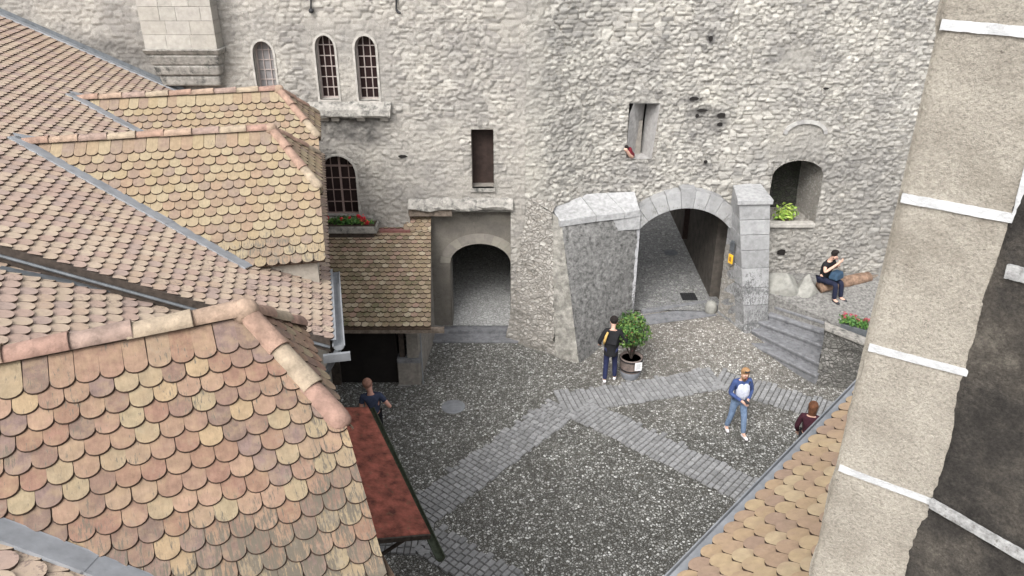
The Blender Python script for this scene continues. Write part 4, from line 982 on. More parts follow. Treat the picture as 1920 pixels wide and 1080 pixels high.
# ---- near left house: plane N with the large dormer L
gL, sL = hd(-25), hd(65)
AL = CP+ray(460, 584)*6.7; pL = math.radians(38)
nN = sL*math.sin(math.radians(25.6))+UP*math.cos(math.radians(25.6)); nL = -gL*math.sin(pL)+UP*math.cos(pL)
F1 = P(0, 985, pl=(nL, AL)); wN = -sL*math.cos(math.radians(25.6))+UP*math.sin(math.radians(25.6))
hL = thing('near_house', 'nearest house with a large half hipped tiled gable in the foreground', 'house', (AL[0]-1.2, AL[1]-1, 0))
sE = .40
En0 = AL+sL*sE; En0 = En0-UP*((np.dot(nN, En0)-np.dot(nN, F1))/nN[2])       # eave point of plane N under the apex
step_cl = (E0-eg*.03, eg)                                                   # stops at the step below the main roof
tiles('roof_tiles', En0-gL*6, gL, wN, int(11/.195), int(8/.175), .195, .175, M_M, hL, clips=[step_cl, (CP*0+np.array([0, .3, 0]), np.array([0, -1., 0]))])
deck('roof_deck', [En0-gL*5.2, En0+gL*2.2, En0+gL*3.2+wN*9, En0-gL*5.2+wN*9], M_DECK, hL, nN)
strip('step_flashing', P(0, 507, pl=(nN, F1))+wN*0, P(410, 590, pl=(nN, F1)), -eg, 0, .07, M_ZDARK, hL, nN, .055)
DL, RL, EL_ = dormer(AL, sL, gL, pL, .555, .95, 2.75, nN, F1, hL, M_L, .176, .150, .104, .47, 9, .20)
ce = [En0-sL*.3-gL*5, En0-sL*.3+gL*2.6, En0-sL*8+gL*2.6, En0-sL*8-gL*5]
wallbox('wall', ce, 0, [En0[2]+.0, En0[2]+.0, En0[2]+3.2, En0[2]+3.2], M_HWALL, hL)
gutter('gutter', En0-gL*5+sL*.06-UP*.05, En0+gL*1.6+sL*.06-UP*.05, .07, M_ZINC, hL)
# ---- mossy porch in front of the castle wall
def lean_to():
    zt_, ze_ = 2.75, 2.05
    BL_ = P(612, 615, z=ze_); BR = P(808, 615, z=ze_); TR = P(808, 430, Y=YA-.05); TL = P(600, 430, Y=YA-.05)
    zt_ = TR[2]; TL[2] = zt_
    BL_[0] -= .9; TL[0] -= .5
    th = thing('porch', 'low porch with a mossy yellow brown tiled lean-to roof and dark doorway', 'porch', ((BL_[0]+BR[0])/2, BL_[1]+1, 0))
    u = nrm(BR-BL_); w = nrm((TR-BR)-u*np.dot(TR-BR, u)); ln = np.linalg.norm((TR-BR)); n = np.cross(u, w); n = n*np.sign(n[2])
    ce_ = nrm(np.cross(n, nrm(TR-BR))); ce_ = ce_ if ce_[0] > 0 else -ce_
    tiles('roof_tiles', BL_, u, w, int(np.linalg.norm(BR-BL_)/.15)+2, int(ln/.145)+1, .15, .145, M_Y, th, clips=[(BR, ce_), (np.array([0, YA-.04, 0]), np.array([0, 1., 0]))], jit=.008)
    deck('roof_deck', [BL_, BR, TR, TL], M_DECK, th, n)
    # small raised strip at top right, under the timber lintel
    a = P(768, 432, Y=YA-.1); b = P(808, 405, Y=YA+.16); c0 = P(768, 434, Y=YA-.12); c1 = P(808, 434, Y=YA-.12); wu = nrm(np.array([0, .26, b[2]-c1[2]]))
    tiles('roof_tiles', c0+UP*.01, np.array([1., 0, 0]), wu, 3, 4, .15, .10, M_Y, th, clips=[(c1, np.array([1., 0, 0])), (np.array([0, 0, b[2]+.03]), UP)])
    fl = MB(); a = P(712, 427, Y=YA-.14); b = P(770, 440, Y=YA-.14); fl.bbox((a[0], YA-.22, b[2]), (b[0], YA-.0, a[2]-.05)); fl.build('red_flashing', M_FLUSH, th)
    # eave fascia beam
    f = BL_+w*.03; g_ = BR+w*.03+u*.28; mb = MB(); mb.hull([f-UP*.16, g_-UP*.16, g_-UP*.16+np.array([0, .07, 0]), f-UP*.16+np.array([0, .07, 0])], [f-UP*.03, g_-UP*.03, g_-UP*.03+np.array([0, .07, 0]), f-UP*.03+np.array([0, .07, 0])]); mb.build('eave_beam', M_WOODG, th)
    # door wall
    zb = 0.0; dl = P(640, 722, z=0); dr = P(748, 722, z=0); Yd = dr[1]; px1 = P(790, 720, z=0)[0]; zt2 = ze_+.10
    mb = MB(); mb.bbox((dr[0], Yd, 0), (px1, Yd+.35, .62)); bevel(mb.build('stone_pier', M_PLAST, th), .015)
    mb = MB(); mb.bbox((dr[0]-.0, Yd-.03, .62), (px1+.02, Yd+.37, .74)); bevel(mb.build('pier_ledge', M_STEP, th), .012)
    mb = MB(); mb.bbox((dr[0]+.24, Yd+.02, .74), (px1-.02, Yd+.3, zt2)); bevel(mb.build('column', M_PLAST, th), .012)
    mb = MB(); mb.bbox((dr[0]+.06, Yd+.06, .74), (dr[0]+.18, Yd+.2, zt2)); mb.build('post', M_WOODD, th)
    mb = MB(); mb.bbox((dl[0]-.25, Yd, 0), (dl[0], Yd+.2, zt2)); mb.build('door_post', M_WOODD, th)
    mb = MB(); mb.bbox((dl[0], Yd+.12, 0), (dr[0], Yd+.16, zt2)); mb.build('door', M_BLACK, th)
    mb = MB(); mb.bbox((dl[0]-2.2, Yd+.05, 0), (dl[0]-.25, Yd+.25, zt2)); mb.build('wall', M_HWALL, th)
    mb = MB(); xs_ = px1; mb.add([(xs_-.02, Yd+.3, 0), (TR[0]-.03, YA, 0), (TR[0]-.03, YA, TR[2]-.1), (xs_-.02, Yd+.3, ze_+.05)], [(0, 1, 2, 3)]); mb.build('side_wall', M_PLAST, th)
    mb = MB(); mb.tube([(px1+.05, Yd+.02, .02), (px1+.05, Yd+.02, ze_-.1)], .018, 6); mb.build('pipe', M_ZINC, th)
    return th
lean_to()
# ---- red sheet awning with mossy gutter
def awning():
    z = 2.6; a = P(690, 765, z=z); b = P(806, 1003, z=z); d = nrm(b-a); s = np.array([-d[1], d[0], 0]); s = s if s[0] < 0 else -s
    th = thing('red_awning', 'rusty red sheet metal awning with a mossy gutter along its edge', 'awning', ((a[0]+b[0])/2-.6, (a[1]+b[1])/2, 0))
    rise = .28; wd = 1.9
    c = [a, b, b+s*wd+UP*rise*wd, a+s*wd+UP*rise*wd]
    n_ = nrm(np.cross(b-a, s*wd+UP*rise*wd)); n_ = n_*np.sign(n_[2])
    bl, br = b, a
    V = []; Fc = []; nu, nv = 40, 26
    for j in range(nv+1):
        for i in range(nu+1):
            p = (a*(1-i/nu)+b*i/nu)+(s*wd+UP*rise*wd)*j/nv; V.append(p+n_*(.018*(float(fbm(np.array(p[0]*3.), np.array(p[1]*3.), 3))-.5)+(.008 if j % 6 == 0 else 0)))
    for j in range(nv):
        for i in range(nu): k = j*(nu+1)+i; Fc.append((k, k+1, k+nu+2, k+nu+1))
    o = mesh('sheet', V, Fc, M_RED, th, True); m = o.modifiers.new('t', 'SOLIDIFY'); m.thickness = .02
    mb = MB(); mb.box((b+b+s*wd+UP*rise*wd)/2+d*.012-n_*.015, (wd*1.04, .03, .07), (nrm(s+UP*rise), d, n_)); mb.build('edge_batten', M_WOODD, th)
    e = P(824, 1048, z=z-.08)-s*.02
    a2 = a-s*.05-UP*.05-d*.05
    gutter('gutter', a2, e, .058, M_GREEN, th)
    mb = MB(); 
    for q in (.1, .5, .93):
        p = a*(1-q)+b*q; mb.tube([p-UP*.05+s*.02, p+s*1.7-UP*.75], .028, 6)
    mb.build('bracket', M_WOODD, th)
awning()
# ---- right outbuilding roof with gutter
def right_roof():
    z = 5.3; a = P(1612, 703, z=z); b = P(1243, 1080, z=z); d = nrm(b-a); a = a-d*2.2; b = b+d*1.2
    s = np.array([-d[1], d[0], 0]); s = s if s[0] > 0 else -s; a = a+s*.07; b = b+s*.07; pt2 = math.radians(27); w_ = s*math.cos(pt2)+UP*math.sin(pt2); n_ = np.cross(d, w_); n_ = n_*np.sign(n_[2])
    th = thing('outbuilding', 'building below at the right with a tan tiled roof and straight zinc gutter', 'building', (a[0]+1.5, (a[1]+b[1])/2, 0))
    ln = np.linalg.norm(b-a)
    tiles('roof_tiles', b+w_*.07-UP*.0, -d, w_, int(ln/.19)+1, 27, .19, .15, M_RR, th)
    deck('roof_deck', [b+w_*.02, a+w_*.02, a+w_*4.2, b+w_*4.2], M_DECK, th, n_)
    strip('eave_apron', a-s*.01, b-s*.01, s, 0, .07, M_ZINC, th, n_, .012)
    gutter('gutter', a-s*.035-UP*.03, b-s*.035-UP*.03, .035, M_ZINC, th, endplate=False)
    f = [b+s*.25, a+s*.25, a+s*3.6, b+s*3.6]; wallbox('wall', f, 0, [z-.0, z-.0, z+1.7, z+1.7], M_HWALL, th)
right_roof()
# ---- pillar with painted quoin joints, right foreground
def pillar():
    c0 = CP+ray(1645, 540)*2.3; d1 = -hd(-56); d2 = -hd(-37)
    n1 = np.array([-d1[1], d1[0], 0]); n1 = n1 if np.dot(n1, CP-c0) > 0 else -n1
    n2 = np.array([-d2[1], d2[0], 0]); n2 = n2 if np.dot(n2, CP-c0) > 0 else -n2
    e = P(1808, 740, pl=(n1, c0)); wd = np.dot(e-c0, d1)
    th = thing('tower_corner', 'beige rendered tower corner with white painted joints filling the right foreground', 'tower wall', (c0[0]+.2, c0[1]-.1, 0))
    z0, z1 = 7.2, 12.6
    def face(name, o, d, L_, n, mt, amp, seed, fine, ragged=0, cell=.012, jag=None):
        nu = max(2, int(L_/cell)); nv = int((z1-z0)/cell); U, Z = np.meshgrid(np.linspace(0, L_, nu+1), np.linspace(z0, z1, nv+1))
        h = amp*(fbm(U*4+seed, Z*4, seed, 4)-.47)*2+fine*(fbm(U*38, Z*38, seed+3, 3)-.45)*2
        if ragged: U = U-(1-sstep(0, .05, U))*ragged*(fbm(Z*9, Z*0+seed, seed+9, 4)-.5)*2; h = h-(1-sstep(0, .03, U))*.012; U = U-(1-sstep(0, .08, U))*ragged*1.6*(fbm(Z*3.1, Z*0+seed, seed+5, 2)-.38)*2
        if jag is not None: U = U+sstep(L_-.12, L_, U)*jag*(fbm(Z*5, Z*0, seed+19, 4)-.5)*2
        X = o[0]+d[0]*U+n[0]*h; Y = o[1]+d[1]*U+n[1]*h
        V = np.stack([X, Y, Z], -1).reshape(-1, 3); idx = np.arange((nu+1)*(nv+1)).reshape(nv+1, nu+1)
        q = np.stack([idx[:-1, :-1], idx[:-1, 1:], idx[1:, 1:], idx[1:, :-1]], -1).reshape(-1, 4)
        me = bpy.data.meshes.new(name); me.vertices.add(len(V)); me.vertices.foreach_set('co', V.reshape(-1)); me.loops.add(q.size); me.loops.foreach_set('vertex_index', q.reshape(-1).astype(np.int32))
        me.polygons.add(len(q)); me.polygons.foreach_set('loop_start', np.arange(0, q.size, 4)); me.polygons.foreach_set('use_smooth', np.ones(len(q), bool)); me.update(calc_edges=True)
        me.materials.append(mt); ob = bpy.data.objects.new(name, me); link(ob, th); return ob
    face('rendered_face', c0, d1, wd+.02, n1, M_STUC, .0035, 2, .002, ragged=.010)
    e2 = c0+d1*wd+n1*.004
    # dark stone overlaps the render with a ragged edge
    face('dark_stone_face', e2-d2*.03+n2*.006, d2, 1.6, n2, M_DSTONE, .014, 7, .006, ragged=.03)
    # side return on the far side
    far = nrm(-n1*.9+d1*.5)
    mb = MB(); mb.add([(c0[0], c0[1], z0), (c0[0]+far[0]*2, c0[1]+far[1]*2, z0), (c0[0]+far[0]*2, c0[1]+far[1]*2, z1), (c0[0], c0[1], z1)], [(0, 1, 2, 3)]); mb.build('side_return', M_STUC, th)
    mb = MB(); mb.bbox((c0[0]+.1, c0[1]-.3, 0), (c0[0]+1.2, c0[1]+.4, z0)); mb.build('lower_wall', M_STUC, th)
    def joint(pl_n, pl_p, pts, wdt, mt, nm, seed=1):
        n = 60; rr = random.Random(seed); jj = lambda i_, q_: 1+.22*(float(fbm(np.array(i_*.22), np.array(q_*9.+seed), 5, 3))-.45); m_ = MB(); P3 = [P(u, v, pl=(pl_n, pl_p+pl_n*.004)) for u, v in pts]; V = []
        a, b = P3; d = nrm(b-a); s = np.cross(pl_n, d); s = s*np.sign(s[2]+1e-9)
        for i in range(n+1):
            p = a+(b-a)*i/n; k0, k1 = jj(i, 0), jj(i, 1)
            V += [p+s*wdt/2*k0-pl_n*.006, p+s*wdt/2*k0*.96+pl_n*(.002+.0015*k1), p-s*wdt/2*k1*.96+pl_n*(.002+.0015*k0), p-s*wdt/2*k1-pl_n*.006]
        m_.add(V, [(4*i+j, 4*i+j+1, 4*i+5+j, 4*i+4+j) for i in range(n) for j in range(3)]); return m_.build(nm, mt, th)
    ws = .026
    joint(n1, c0, ((1764, 46), (1990, 66)), ws, M_WPAINT, 'white_joint', 1)
    joint(n1, c0, ((1690, 371), (1912, 412)), ws, M_WPAINT, 'white_joint', 2)
    joint(n1, c0, ((1629, 651), (1828, 703)), ws*.92, M_WPAINT, 'white_joint', 3)
    joint(n1, c0, ((1573, 877), (1746, 941)), ws*.85, M_WPAINT, 'white_joint', 4)
    joint(n1, c0, ((1905, 418), (1934, 300)), ws, M_WPAINT, 'white_joint', 5)
    joint(n2, e2+n2*.012, ((1744, 943), (1990, 1085)), .036, M_WORN, 'worn_joint', 6)
    joint(n2, e2+n2*.012, ((1886, 508), (1990, 535)), .040, M_WORN, 'worn_joint', 7)
pillar()
# ================================================================== PLANTS
def m_leaf(name, cols):
    m, nt, b = mat(name); gm = N(nt, 'ShaderNodeNewGeometry'); b.inputs['Roughness'].default_value = .55
    L(nt, ramp(nt, gm.outputs['Random Per Island'], [(i/len(cols), c) for i, c in enumerate(cols)]), b.inputs['Base Color']); return m
M_LEAF = m_leaf('shrub_leaves', [(.02, .05, .015), (.035, .09, .02), (.07, .17, .035), (.03, .07, .02), (.13, .23, .05), (.09, .13, .03)])
M_LEAFY = m_leaf('yellow_green_leaves', [(.18, .30, .04), (.28, .38, .07), (.12, .24, .03), (.34, .42, .10)])
M_LEAFG = m_leaf('geranium_leaves', [(.03, .09, .02), (.06, .15, .03), (.04, .11, .025), (.12, .22, .05)])
M_PETAL = m_leaf('red_petals', [(.55, .02, .03), (.65, .04, .06), (.45, .01, .02)])
M_PETALP = m_leaf('pink_petals', [(.50, .10, .14), (.40, .06, .09), (.30, .04, .06)])
def leaves(name, c, rad, n, size, mt, parent, seed=1, shell=.35, bumpy=.25, up=.3):
    rr = random.Random(seed); mb = MB(); c = np.array(c, float); lobes = [(nrm([rr.gauss(0, 1) for _ in range(3)]), rr.uniform(-bumpy, bumpy)) for _ in range(9)]
    for _ in range(n):
        d = nrm([rr.gauss(0, 1) for _ in range(3)]); k = shell+(1-shell)*rr.random()**.6
        k *= 1+sum(a*max(0, d@l)**4 for l, a in lobes)
        p = c+d*np.array(rad)*k; f = nrm(d+np.array([rr.gauss(0, .6), rr.gauss(0, .6), rr.gauss(up, .5)])); s = nrm(np.cross(f, [rr.gauss(0, 1), rr.gauss(0, 1), rr.gauss(0, 1)])); t = np.cross(f, s); z = size*rr.uniform(.6, 1.3)
        q = [p-s*z, p-s*z*.2+t*z*.42, p+s*z*.8, p-s*z*.2-t*z*.42]; q[2] = q[2]-UP*z*.25
        mb.add(q, [(0, 1, 2, 3)])
    return mb.build(name, mt, parent)
def stems(name, base, c, rad, n, mt, parent, seed=2):
    rr = random.Random(seed); mb = MB()
    for _ in range(n):
        d = nrm([rr.gauss(0, 1), rr.gauss(0, 1), abs(rr.gauss(.5, .6))]); e = np.array(c)+d*np.array(rad)*.8; m = (np.array(base)+e)/2+np.array([rr.uniform(-.04, .04), rr.uniform(-.04, .04), .03])
        mb.tube([base, m, e], [.012, .008, .004], 5)
    return mb.build(name, mt, parent)
tb = P(1181, 704, z=.04); tb[2] = gh(tb[0], tb[1])
tub = thing('planter_tub', 'round weathered tub planter by the buttress holding a bushy green shrub', 'planter', tb)
mb = MB(); mb.lathe(tb, [(.20, 0), (.235, .12), (.255, .30), (.27, .52), (.275, .56), (.25, .56), (.24, .50), (.0, .50)], 20); mb.build('barrel', M_TUB, tub, True)
mb = MB(); mb.lathe(tb, [(.204, .0), (.243, .13), (.251, .20), (.247, .20), (.2, .0)], 20); mb.build('lower_band', m_plain('grey_band', (.22, .23, .25), .15, 9), tub)
for z in (.24, .50): mb = MB(); r_ = .25+.03*(z-.2)/.3+.004; mb.lathe(tb+UP*z, [(r_, 0), (r_+.006, .03), (r_-.02, .03), (r_-.02, 0)], 20); mb.build('hoop', M_IRON, tub)
fdir = nrm(np.array([.12, -1, 0])); sgp = tb+fdir*.285+np.array([.10, 0, .44]); sdx = np.array([-fdir[1], fdir[0], 0]); 
mb = MB(); mb.box(sgp, (.17, .008, .22), (sdx, fdir, UP)); tg = bevel(mb.build('label', M_WHITE, tub), .002)
mb = MB()
for k in range(5): mb.box(sgp+fdir*.006+UP*(.06-.03*k), (.11-.02*(k % 2), .003, .007), (sdx, fdir, UP))
mb.build('label_text', M_ZDARK, tg)
cc = tb+UP*1.25+np.array([-.06, .06, 0])
shb = thing('shrub', 'bushy dark green shrub growing in the round tub beside the standing person', 'shrub', tb+UP*.5)
stems('stems', tb+UP*.48, cc, (.42, .38, .45), 26, M_WOODD, shb)
leaves('foliage', cc, (.44, .40, .44), 2800, .045, M_LEAF, shb, 4, .2, .35)
leaves('red_buds', cc, (.45, .42, .48), 60, .022, M_PETALP, shb, 9, .6)['kind'] = 'stuff'
# niche plant
c = P(1474, 398, Y=YW+.2); np_ = thing('niche_plant', 'yellow green leafy plant sitting in the arched wall niche', 'plant', (c[0], c[1], NICHE[2]))
leaves('foliage', c, (.27, .22, .18), 240, .075, M_LEAFY, np_, 3, .2, .4, 1.0); stems('stems', (c[0], c[1], NICHE[2]), c, (.25, .2, .16), 12, M_LEAFG, np_)
mb = MB(); mb.lathe((c[0], c[1], NICHE[2]), [(.10, 0), (.14, .16), (.15, .17), (.12, .17), (0, .15)], 14); mb.build('pot', M_SOIL, np_)
# window flower box
a = P(604, 437, Y=YA-.42); b = P(706, 424, Y=YA-.42)
fb = thing('flower_box', 'stone window box of red geraniums under the arched window', 'flower box', ((a[0]+b[0])/2, YA-.3, a[2]))
z_ = P(650, 430, Y=YA-.42)[2]
mb = MB(); mb.bbox((a[0]-.1, YA-.46, z_-.10), (b[0], YA-.06, z_+.08)); bevel(mb.build('box', M_CORN, fb), .015)
mb = MB(); mb.bbox((a[0]-.1, YA-.44, z_+.08), (b[0]-.04, YA-.1, z_+.10)); mb.build('soil', M_SOIL, fb)
mb = MB(); mb.bbox((a[0]-.2, YA-.40, z_-.28), (b[0]-.1, YA-.04, z_-.10)); mb.build('ledge', M_WOODD, fb)
leaves('foliage', ((a[0]+b[0])/2, YA-.27, z_+.17), (.60, .17, .13), 520, .05, M_LEAFG, fb, 5, .1, .3, .8)
rr = random.Random(12)
for u, v, r_ in ((680, 409, .10), (688, 417, .08), (672, 405, .06), (612, 408, .08), (640, 410, .05), (655, 408, .04)):
    p = P(u, v, Y=YA-.36); leaves('geranium_bloom', p, (r_, r_*.8, r_*.8), int(900*r_)+8, .026, M_PETAL, fb, int(u), .1)['kind'] = 'stuff'
# terrace flowers
a = P(1583, 606, z=1.5); b = P(1640, 622, z=1.5); ft = thing('flower_trough', 'long planter of red and pink geraniums on top of the retaining wall', 'flower trough', (a+b)/2-UP*.1)
d = nrm(b-a); mb = MB(); mb.box((a+b)/2-UP*.06, (np.linalg.norm(b-a)+.1, .22, .16), (d, np.array([-d[1], d[0], 0]), UP)); bevel(mb.build('box', M_ZDARK, ft), .01)
for k in range(5):
    p = a*(1-k/4)+b*(k/4)+UP*.12; leaves('foliage', p, (.15, .15, .14), 170, .045, M_LEAFG, ft, 30+k, .1, .4, .8)
    for q in range(2): leaves('geranium_bloom', p+np.array([rr.uniform(-.1, .1), rr.uniform(-.1, .1), rr.uniform(.08, .15)]), (.06, .06, .05), 40, .02, M_PETALP, ft, 60+k*3+q, .1)['kind'] = 'stuff'
# ================================================================== PEOPLE
def skin_mesh(name, J, E, mt, parent, root=0, sub=2):
    names = list(J); me = bpy.data.meshes.new(name); me.from_pydata([tuple(map(float, J[k][0])) for k in names], [(names.index(a), names.index(b)) for a, b in E], [])
    me.materials.append(mt); o = bpy.data.objects.new(name, me); link(o, parent)
    m = o.modifiers.new('skin', 'SKIN'); m.use_smooth_shade = True; m.use_x_symmetry = False
    sv = me.skin_vertices[0].data
    for i, k in enumerate(names):
        r = J[k][1]; sv[i].radius = (r, r) if not isinstance(r, tuple) else r; sv[i].use_root = (i == root)
    s = o.modifiers.new('sub', 'SUBSURF'); s.levels = sub; s.render_levels = sub; return o
M_SKIN = m_plain('skin', (.55, .34, .26), .08, 10, .6); M_SKINR = m_plain('skin_ruddy', (.50, .27, .21), .08, 10, .6)
def cloth(n, c, v=.2): return m_plain(n, c, v, 14, .9, .004, 40)
M_BLK = cloth('black_cloth', (.012, .012, .014)); M_NAVY = cloth('navy_denim', (.02, .025, .07)); M_DEN = cloth('pale_denim', (.17, .24, .36)); M_DENJ = cloth('denim_jacket', (.05, .08, .20))
M_TEE = cloth('pale_tee', (.52, .54, .62)); M_SHW = m_plain('white_shoes', (.75, .72, .74), .05, 10, .6); M_SHD = m_plain('dark_shoes', (.03, .03, .035), .1, 10, .6)
M_HDK = cloth('dark_hair', (.015, .011, .010), .3); M_HBR = cloth('brown_hair', (.13, .055, .028), .35); M_HBL = cloth('blonde_hair', (.34, .20, .10), .3); M_HRD = cloth('cropped_hair', (.28, .15, .11), .2)
M_MAR = cloth('maroon_cloth', (.045, .012, .02)); M_TEAL = cloth('blue_bag', (.03, .06, .10)); M_NTEE = cloth('navy_tee', (.035, .045, .08)); M_MUST = cloth('mustard_cloth', (.55, .36, .12)); M_LIP = m_plain('lips', (.35, .10, .09), .05, 9); M_REDT = cloth('dark_red_top', (.14, .01, .02))
def person(label, loc, rot, h=1.68, lf=(-.10, .0, 0), rf=(.10, .0, 0), lk=None, rk=None, lh=(-.26, .06, .84), rh=(.26, .06, .84), le=(-.24, -.03, 1.10), re=(.24, -.03, 1.10),
           hip=(0, 0, .92), lean=(0, 0), headoff=(0, .02), top=M_BLK, legs=M_NAVY, shoes=M_SHD, hair=M_HDK, skin=M_SKIN, sleeve='long', hairlen=.0, coat=False, group=None):
    root = thing('person', label, 'person', loc, group)
    s = h/1.68; cr, sr = math.cos(rot), math.sin(rot); L0 = np.array(loc, float)
    def T(p): p = np.array(p, float)*s; return L0+np.array([p[0]*cr-p[1]*sr, p[0]*sr+p[1]*cr, p[2]])
    hx, hy, hz = hip; lx, ly = lean; k = hz-.92
    def up(x, y, z): t = (z-.92)/.6; return (hx+x+lx*t, hy+y+ly*t, z+k)
    lk = lk or ((lf[0]+hx-.09)/2, (lf[1]+hy)/2+.05, .49+k*.5); rk = rk or ((rf[0]+hx+.09)/2, (rf[1]+hy)/2+.05, .49+k*.5)
    J = dict(pel=(up(0, 0, .94), .118), wai=(up(0, 0, 1.08), .108), che=(up(0, .0, 1.26), .122), nb=(up(0, 0, 1.40), .062), nk=(up(0, .01, 1.46), .048),
             hd=(up(headoff[0]*.6, .02+headoff[1]*.6, 1.53), .070), hd2=(up(headoff[0], .02+headoff[1], 1.61), .080),
             sL=(up(-.165, 0, 1.37), .052), sR=(up(.165, 0, 1.37), .052), eL=(le, .040), eR=(re, .040), wL=(lh, .027), wR=(rh, .027),
             hL=(up(-.085, 0, .90), .082), hR=(up(.085, 0, .90), .082), kL=(lk, .055), kR=(rk, .055), aL=((lf[0], lf[1], lf[2]+.09), .038), aR=((rf[0], rf[1], rf[2]+.09), .038),
             tL=((lf[0]-.02, lf[1]+.14, lf[2]+.035), .033), tR=((rf[0]+.02, rf[1]+.14, rf[2]+.035), .033))
    E = [('pel', 'wai'), ('wai', 'che'), ('che', 'nb'), ('nb', 'nk'), ('nk', 'hd'), ('hd', 'hd2'), ('che', 'sL'), ('che', 'sR'), ('sL', 'eL'), ('sR', 'eR'), ('eL', 'wL'), ('eR', 'wR'),
         ('pel', 'hL'), ('pel', 'hR'), ('hL', 'kL'), ('hR', 'kR'), ('kL', 'aL'), ('kR', 'aR'), ('aL', 'tL'), ('aR', 'tR')]
    for sd_, e_, w_ in ((-1, 'eL', 'wL'), (1, 'eR', 'wR')):
        a = np.array(J[e_][0], float); b = np.array(J[w_][0], float); d = nrm(b-a); sx_ = nrm(np.cross(d, [0, 1.0, .2])) if abs(d[1]) < .9 else np.array([1., 0, 0]); nn = np.cross(sx_, d)
        J['p'+e_] = (b+d*.06, .030); E.append((w_, 'p'+e_))
        for q in range(4):
            o_ = sx_*(q-1.5)*.019; ln = (.062, .074, .07, .055)[q]
            J['f%d%s' % (q, e_)] = (b+d*.095+o_, .009); J['g%d%s' % (q, e_)] = (b+d*(.095+ln*.55)+o_-nn*.012, .008); J['h%d%s' % (q, e_)] = (b+d*(.095+ln*.9)+o_-nn*.032, .007)
            E += [('p'+e_, 'f%d%s' % (q, e_)), ('f%d%s' % (q, e_), 'g%d%s' % (q, e_)), ('g%d%s' % (q, e_), 'h%d%s' % (q, e_))]
        J['u'+e_] = (b+d*.055-sx_*.038-nn*.01, .010); J['v'+e_] = (b+d*.085-sx_*.048-nn*.025, .009); E += [('p'+e_, 'u'+e_), ('u'+e_, 'v'+e_)]
    TJ = {q: (T(p), r*s) for q, (p, r) in J.items()}
    body = skin_mesh('body', TJ, E, skin, root)
    def part_(nm, keys, edges, inf, mt, over={}):
        K = {q: (TJ[q][0], TJ[q][1]*over.get(q, 1)+inf*s) for q in keys}
        for q, v in over.items():
            if isinstance(v, tuple): K[q] = (T(v[0]), v[1]*s)
        return skin_mesh(nm, K, edges, mt, root)
    tj = {q: TJ[q] for q in TJ}
    # top garment
    K = {}; E2 = []
    for q, inf in (('pel', .022), ('wai', .020), ('che', .018), ('sL', .018), ('sR', .018), ('eL', .014), ('eR', .014)): K[q] = (TJ[q][0], TJ[q][1]+inf*s)
    K['nb2'] = (T(up(0, 0, 1.385)), .080*s)
    E2 = [('pel', 'wai'), ('wai', 'che'), ('che', 'nb2'), ('che', 'sL'), ('che', 'sR')]
    if sleeve == 'long':
        for e_, w_, s_ in (('eL', 'wL', 'sL'), ('eR', 'wR', 'sR')): K[w_] = (TJ[w_][0], TJ[w_][1]+.012*s); E2 += [(s_, e_), (e_, w_)]
    else:
        for e_, s_ in (('eL', 'sL'), ('eR', 'sR')): K[e_] = (TJ[s_][0]*.42+TJ[e_][0]*.58, .058*s); E2 += [(s_, e_)]
    if coat: K['hem'] = (T(up(0, -.01, .76)), .20*s); K['pel'] = (K['pel'][0], .17*s); K['wai'] = (K['wai'][0], .155*s); K['che'] = (K['che'][0], .165*s); E2.append(('pel', 'hem'))
    skin_mesh('top', K, E2, top, root)
    K = {q: (TJ[q][0], TJ[q][1]+i*s) for q, i in (('pel', .008), ('hL', .012), ('hR', .012), ('kL', .014), ('kR', .014), ('aL', .018), ('aR', .018))}
    skin_mesh('trousers', K, [('pel', 'hL'), ('pel', 'hR'), ('hL', 'kL'), ('hR', 'kR'), ('kL', 'aL'), ('kR', 'aR')], legs, root)
    for q in 'LR':
        a, t = TJ['a'+q][0], TJ['t'+q][0]; f = nrm((t-a)*np.array([1, 1, 0])); g_ = a*np.array([1, 1, 0])+UP*(t[2]+.008)
        skin_mesh('shoe', dict(a=(g_-f*.05, .042*s), b=(g_+f*.04, .043*s), c=(g_+f*.14, .040*s), d=(g_+f*.19, .024*s)), [('a', 'b'), ('b', 'c'), ('c', 'd')], shoes, root, sub=1)
    hc = TJ['hd2'][0]; F_ = np.array([-sr, cr, 0]); R_ = np.array([cr, sr, 0])
    # hair cap
    bm = bmesh.new(); bmesh.ops.create_icosphere(bm, subdivisions=3, radius=1)
    for v in bm.verts:
        x, y, z = v.co; yy = y
        p = np.array([x*.098, y*.105, z*.108])*s
        if y > .25 and z < .35: p *= np.array([.8, .45, .8])
        if z < -.2: p = p*np.array([.9, .9, 1+hairlen*8 if y < .25 else 1])
        v.co = Vector(hc+R_*p[0]+F_*(p[1]-.012*s)+UP*(p[2]+.018*s))
    me = bpy.data.meshes.new('hair'); bm.to_mesh(me); bm.free(); me.materials.append(hair); me.polygons.foreach_set('use_smooth', [True]*len(me.polygons))
    ho = bpy.data.objects.new('hair', me); link(ho, root)
    fc = TJ['hd'][0]*.45+hc*.55
    for sx_ in (-1, 1): mb = MB(); mb.lathe(fc+F_*.074*s+R_*sx_*.03*s+UP*.01, [(.0, -.008), (.009, 0), (.0, .008)], 8); mb.build('eye', M_SHD, root, True)
    mb = MB(); mb.hull([fc+F_*.07*s-UP*.035*s+R_*.016, fc+F_*.07*s-UP*.035*s-R_*.016, fc+F_*.098*s-UP*.03*s], [fc+F_*.07*s+UP*.01*s+R_*.006, fc+F_*.07*s+UP*.01*s-R_*.006, fc+F_*.078*s+UP*.01*s]); mb.build('nose', skin, root, True)
    mb = MB(); mb.box(fc+F_*.072*s-UP*.06*s, (.045*s, .012*s, .012*s), (R_, F_, UP)); mb.build('mouth', M_LIP, root)
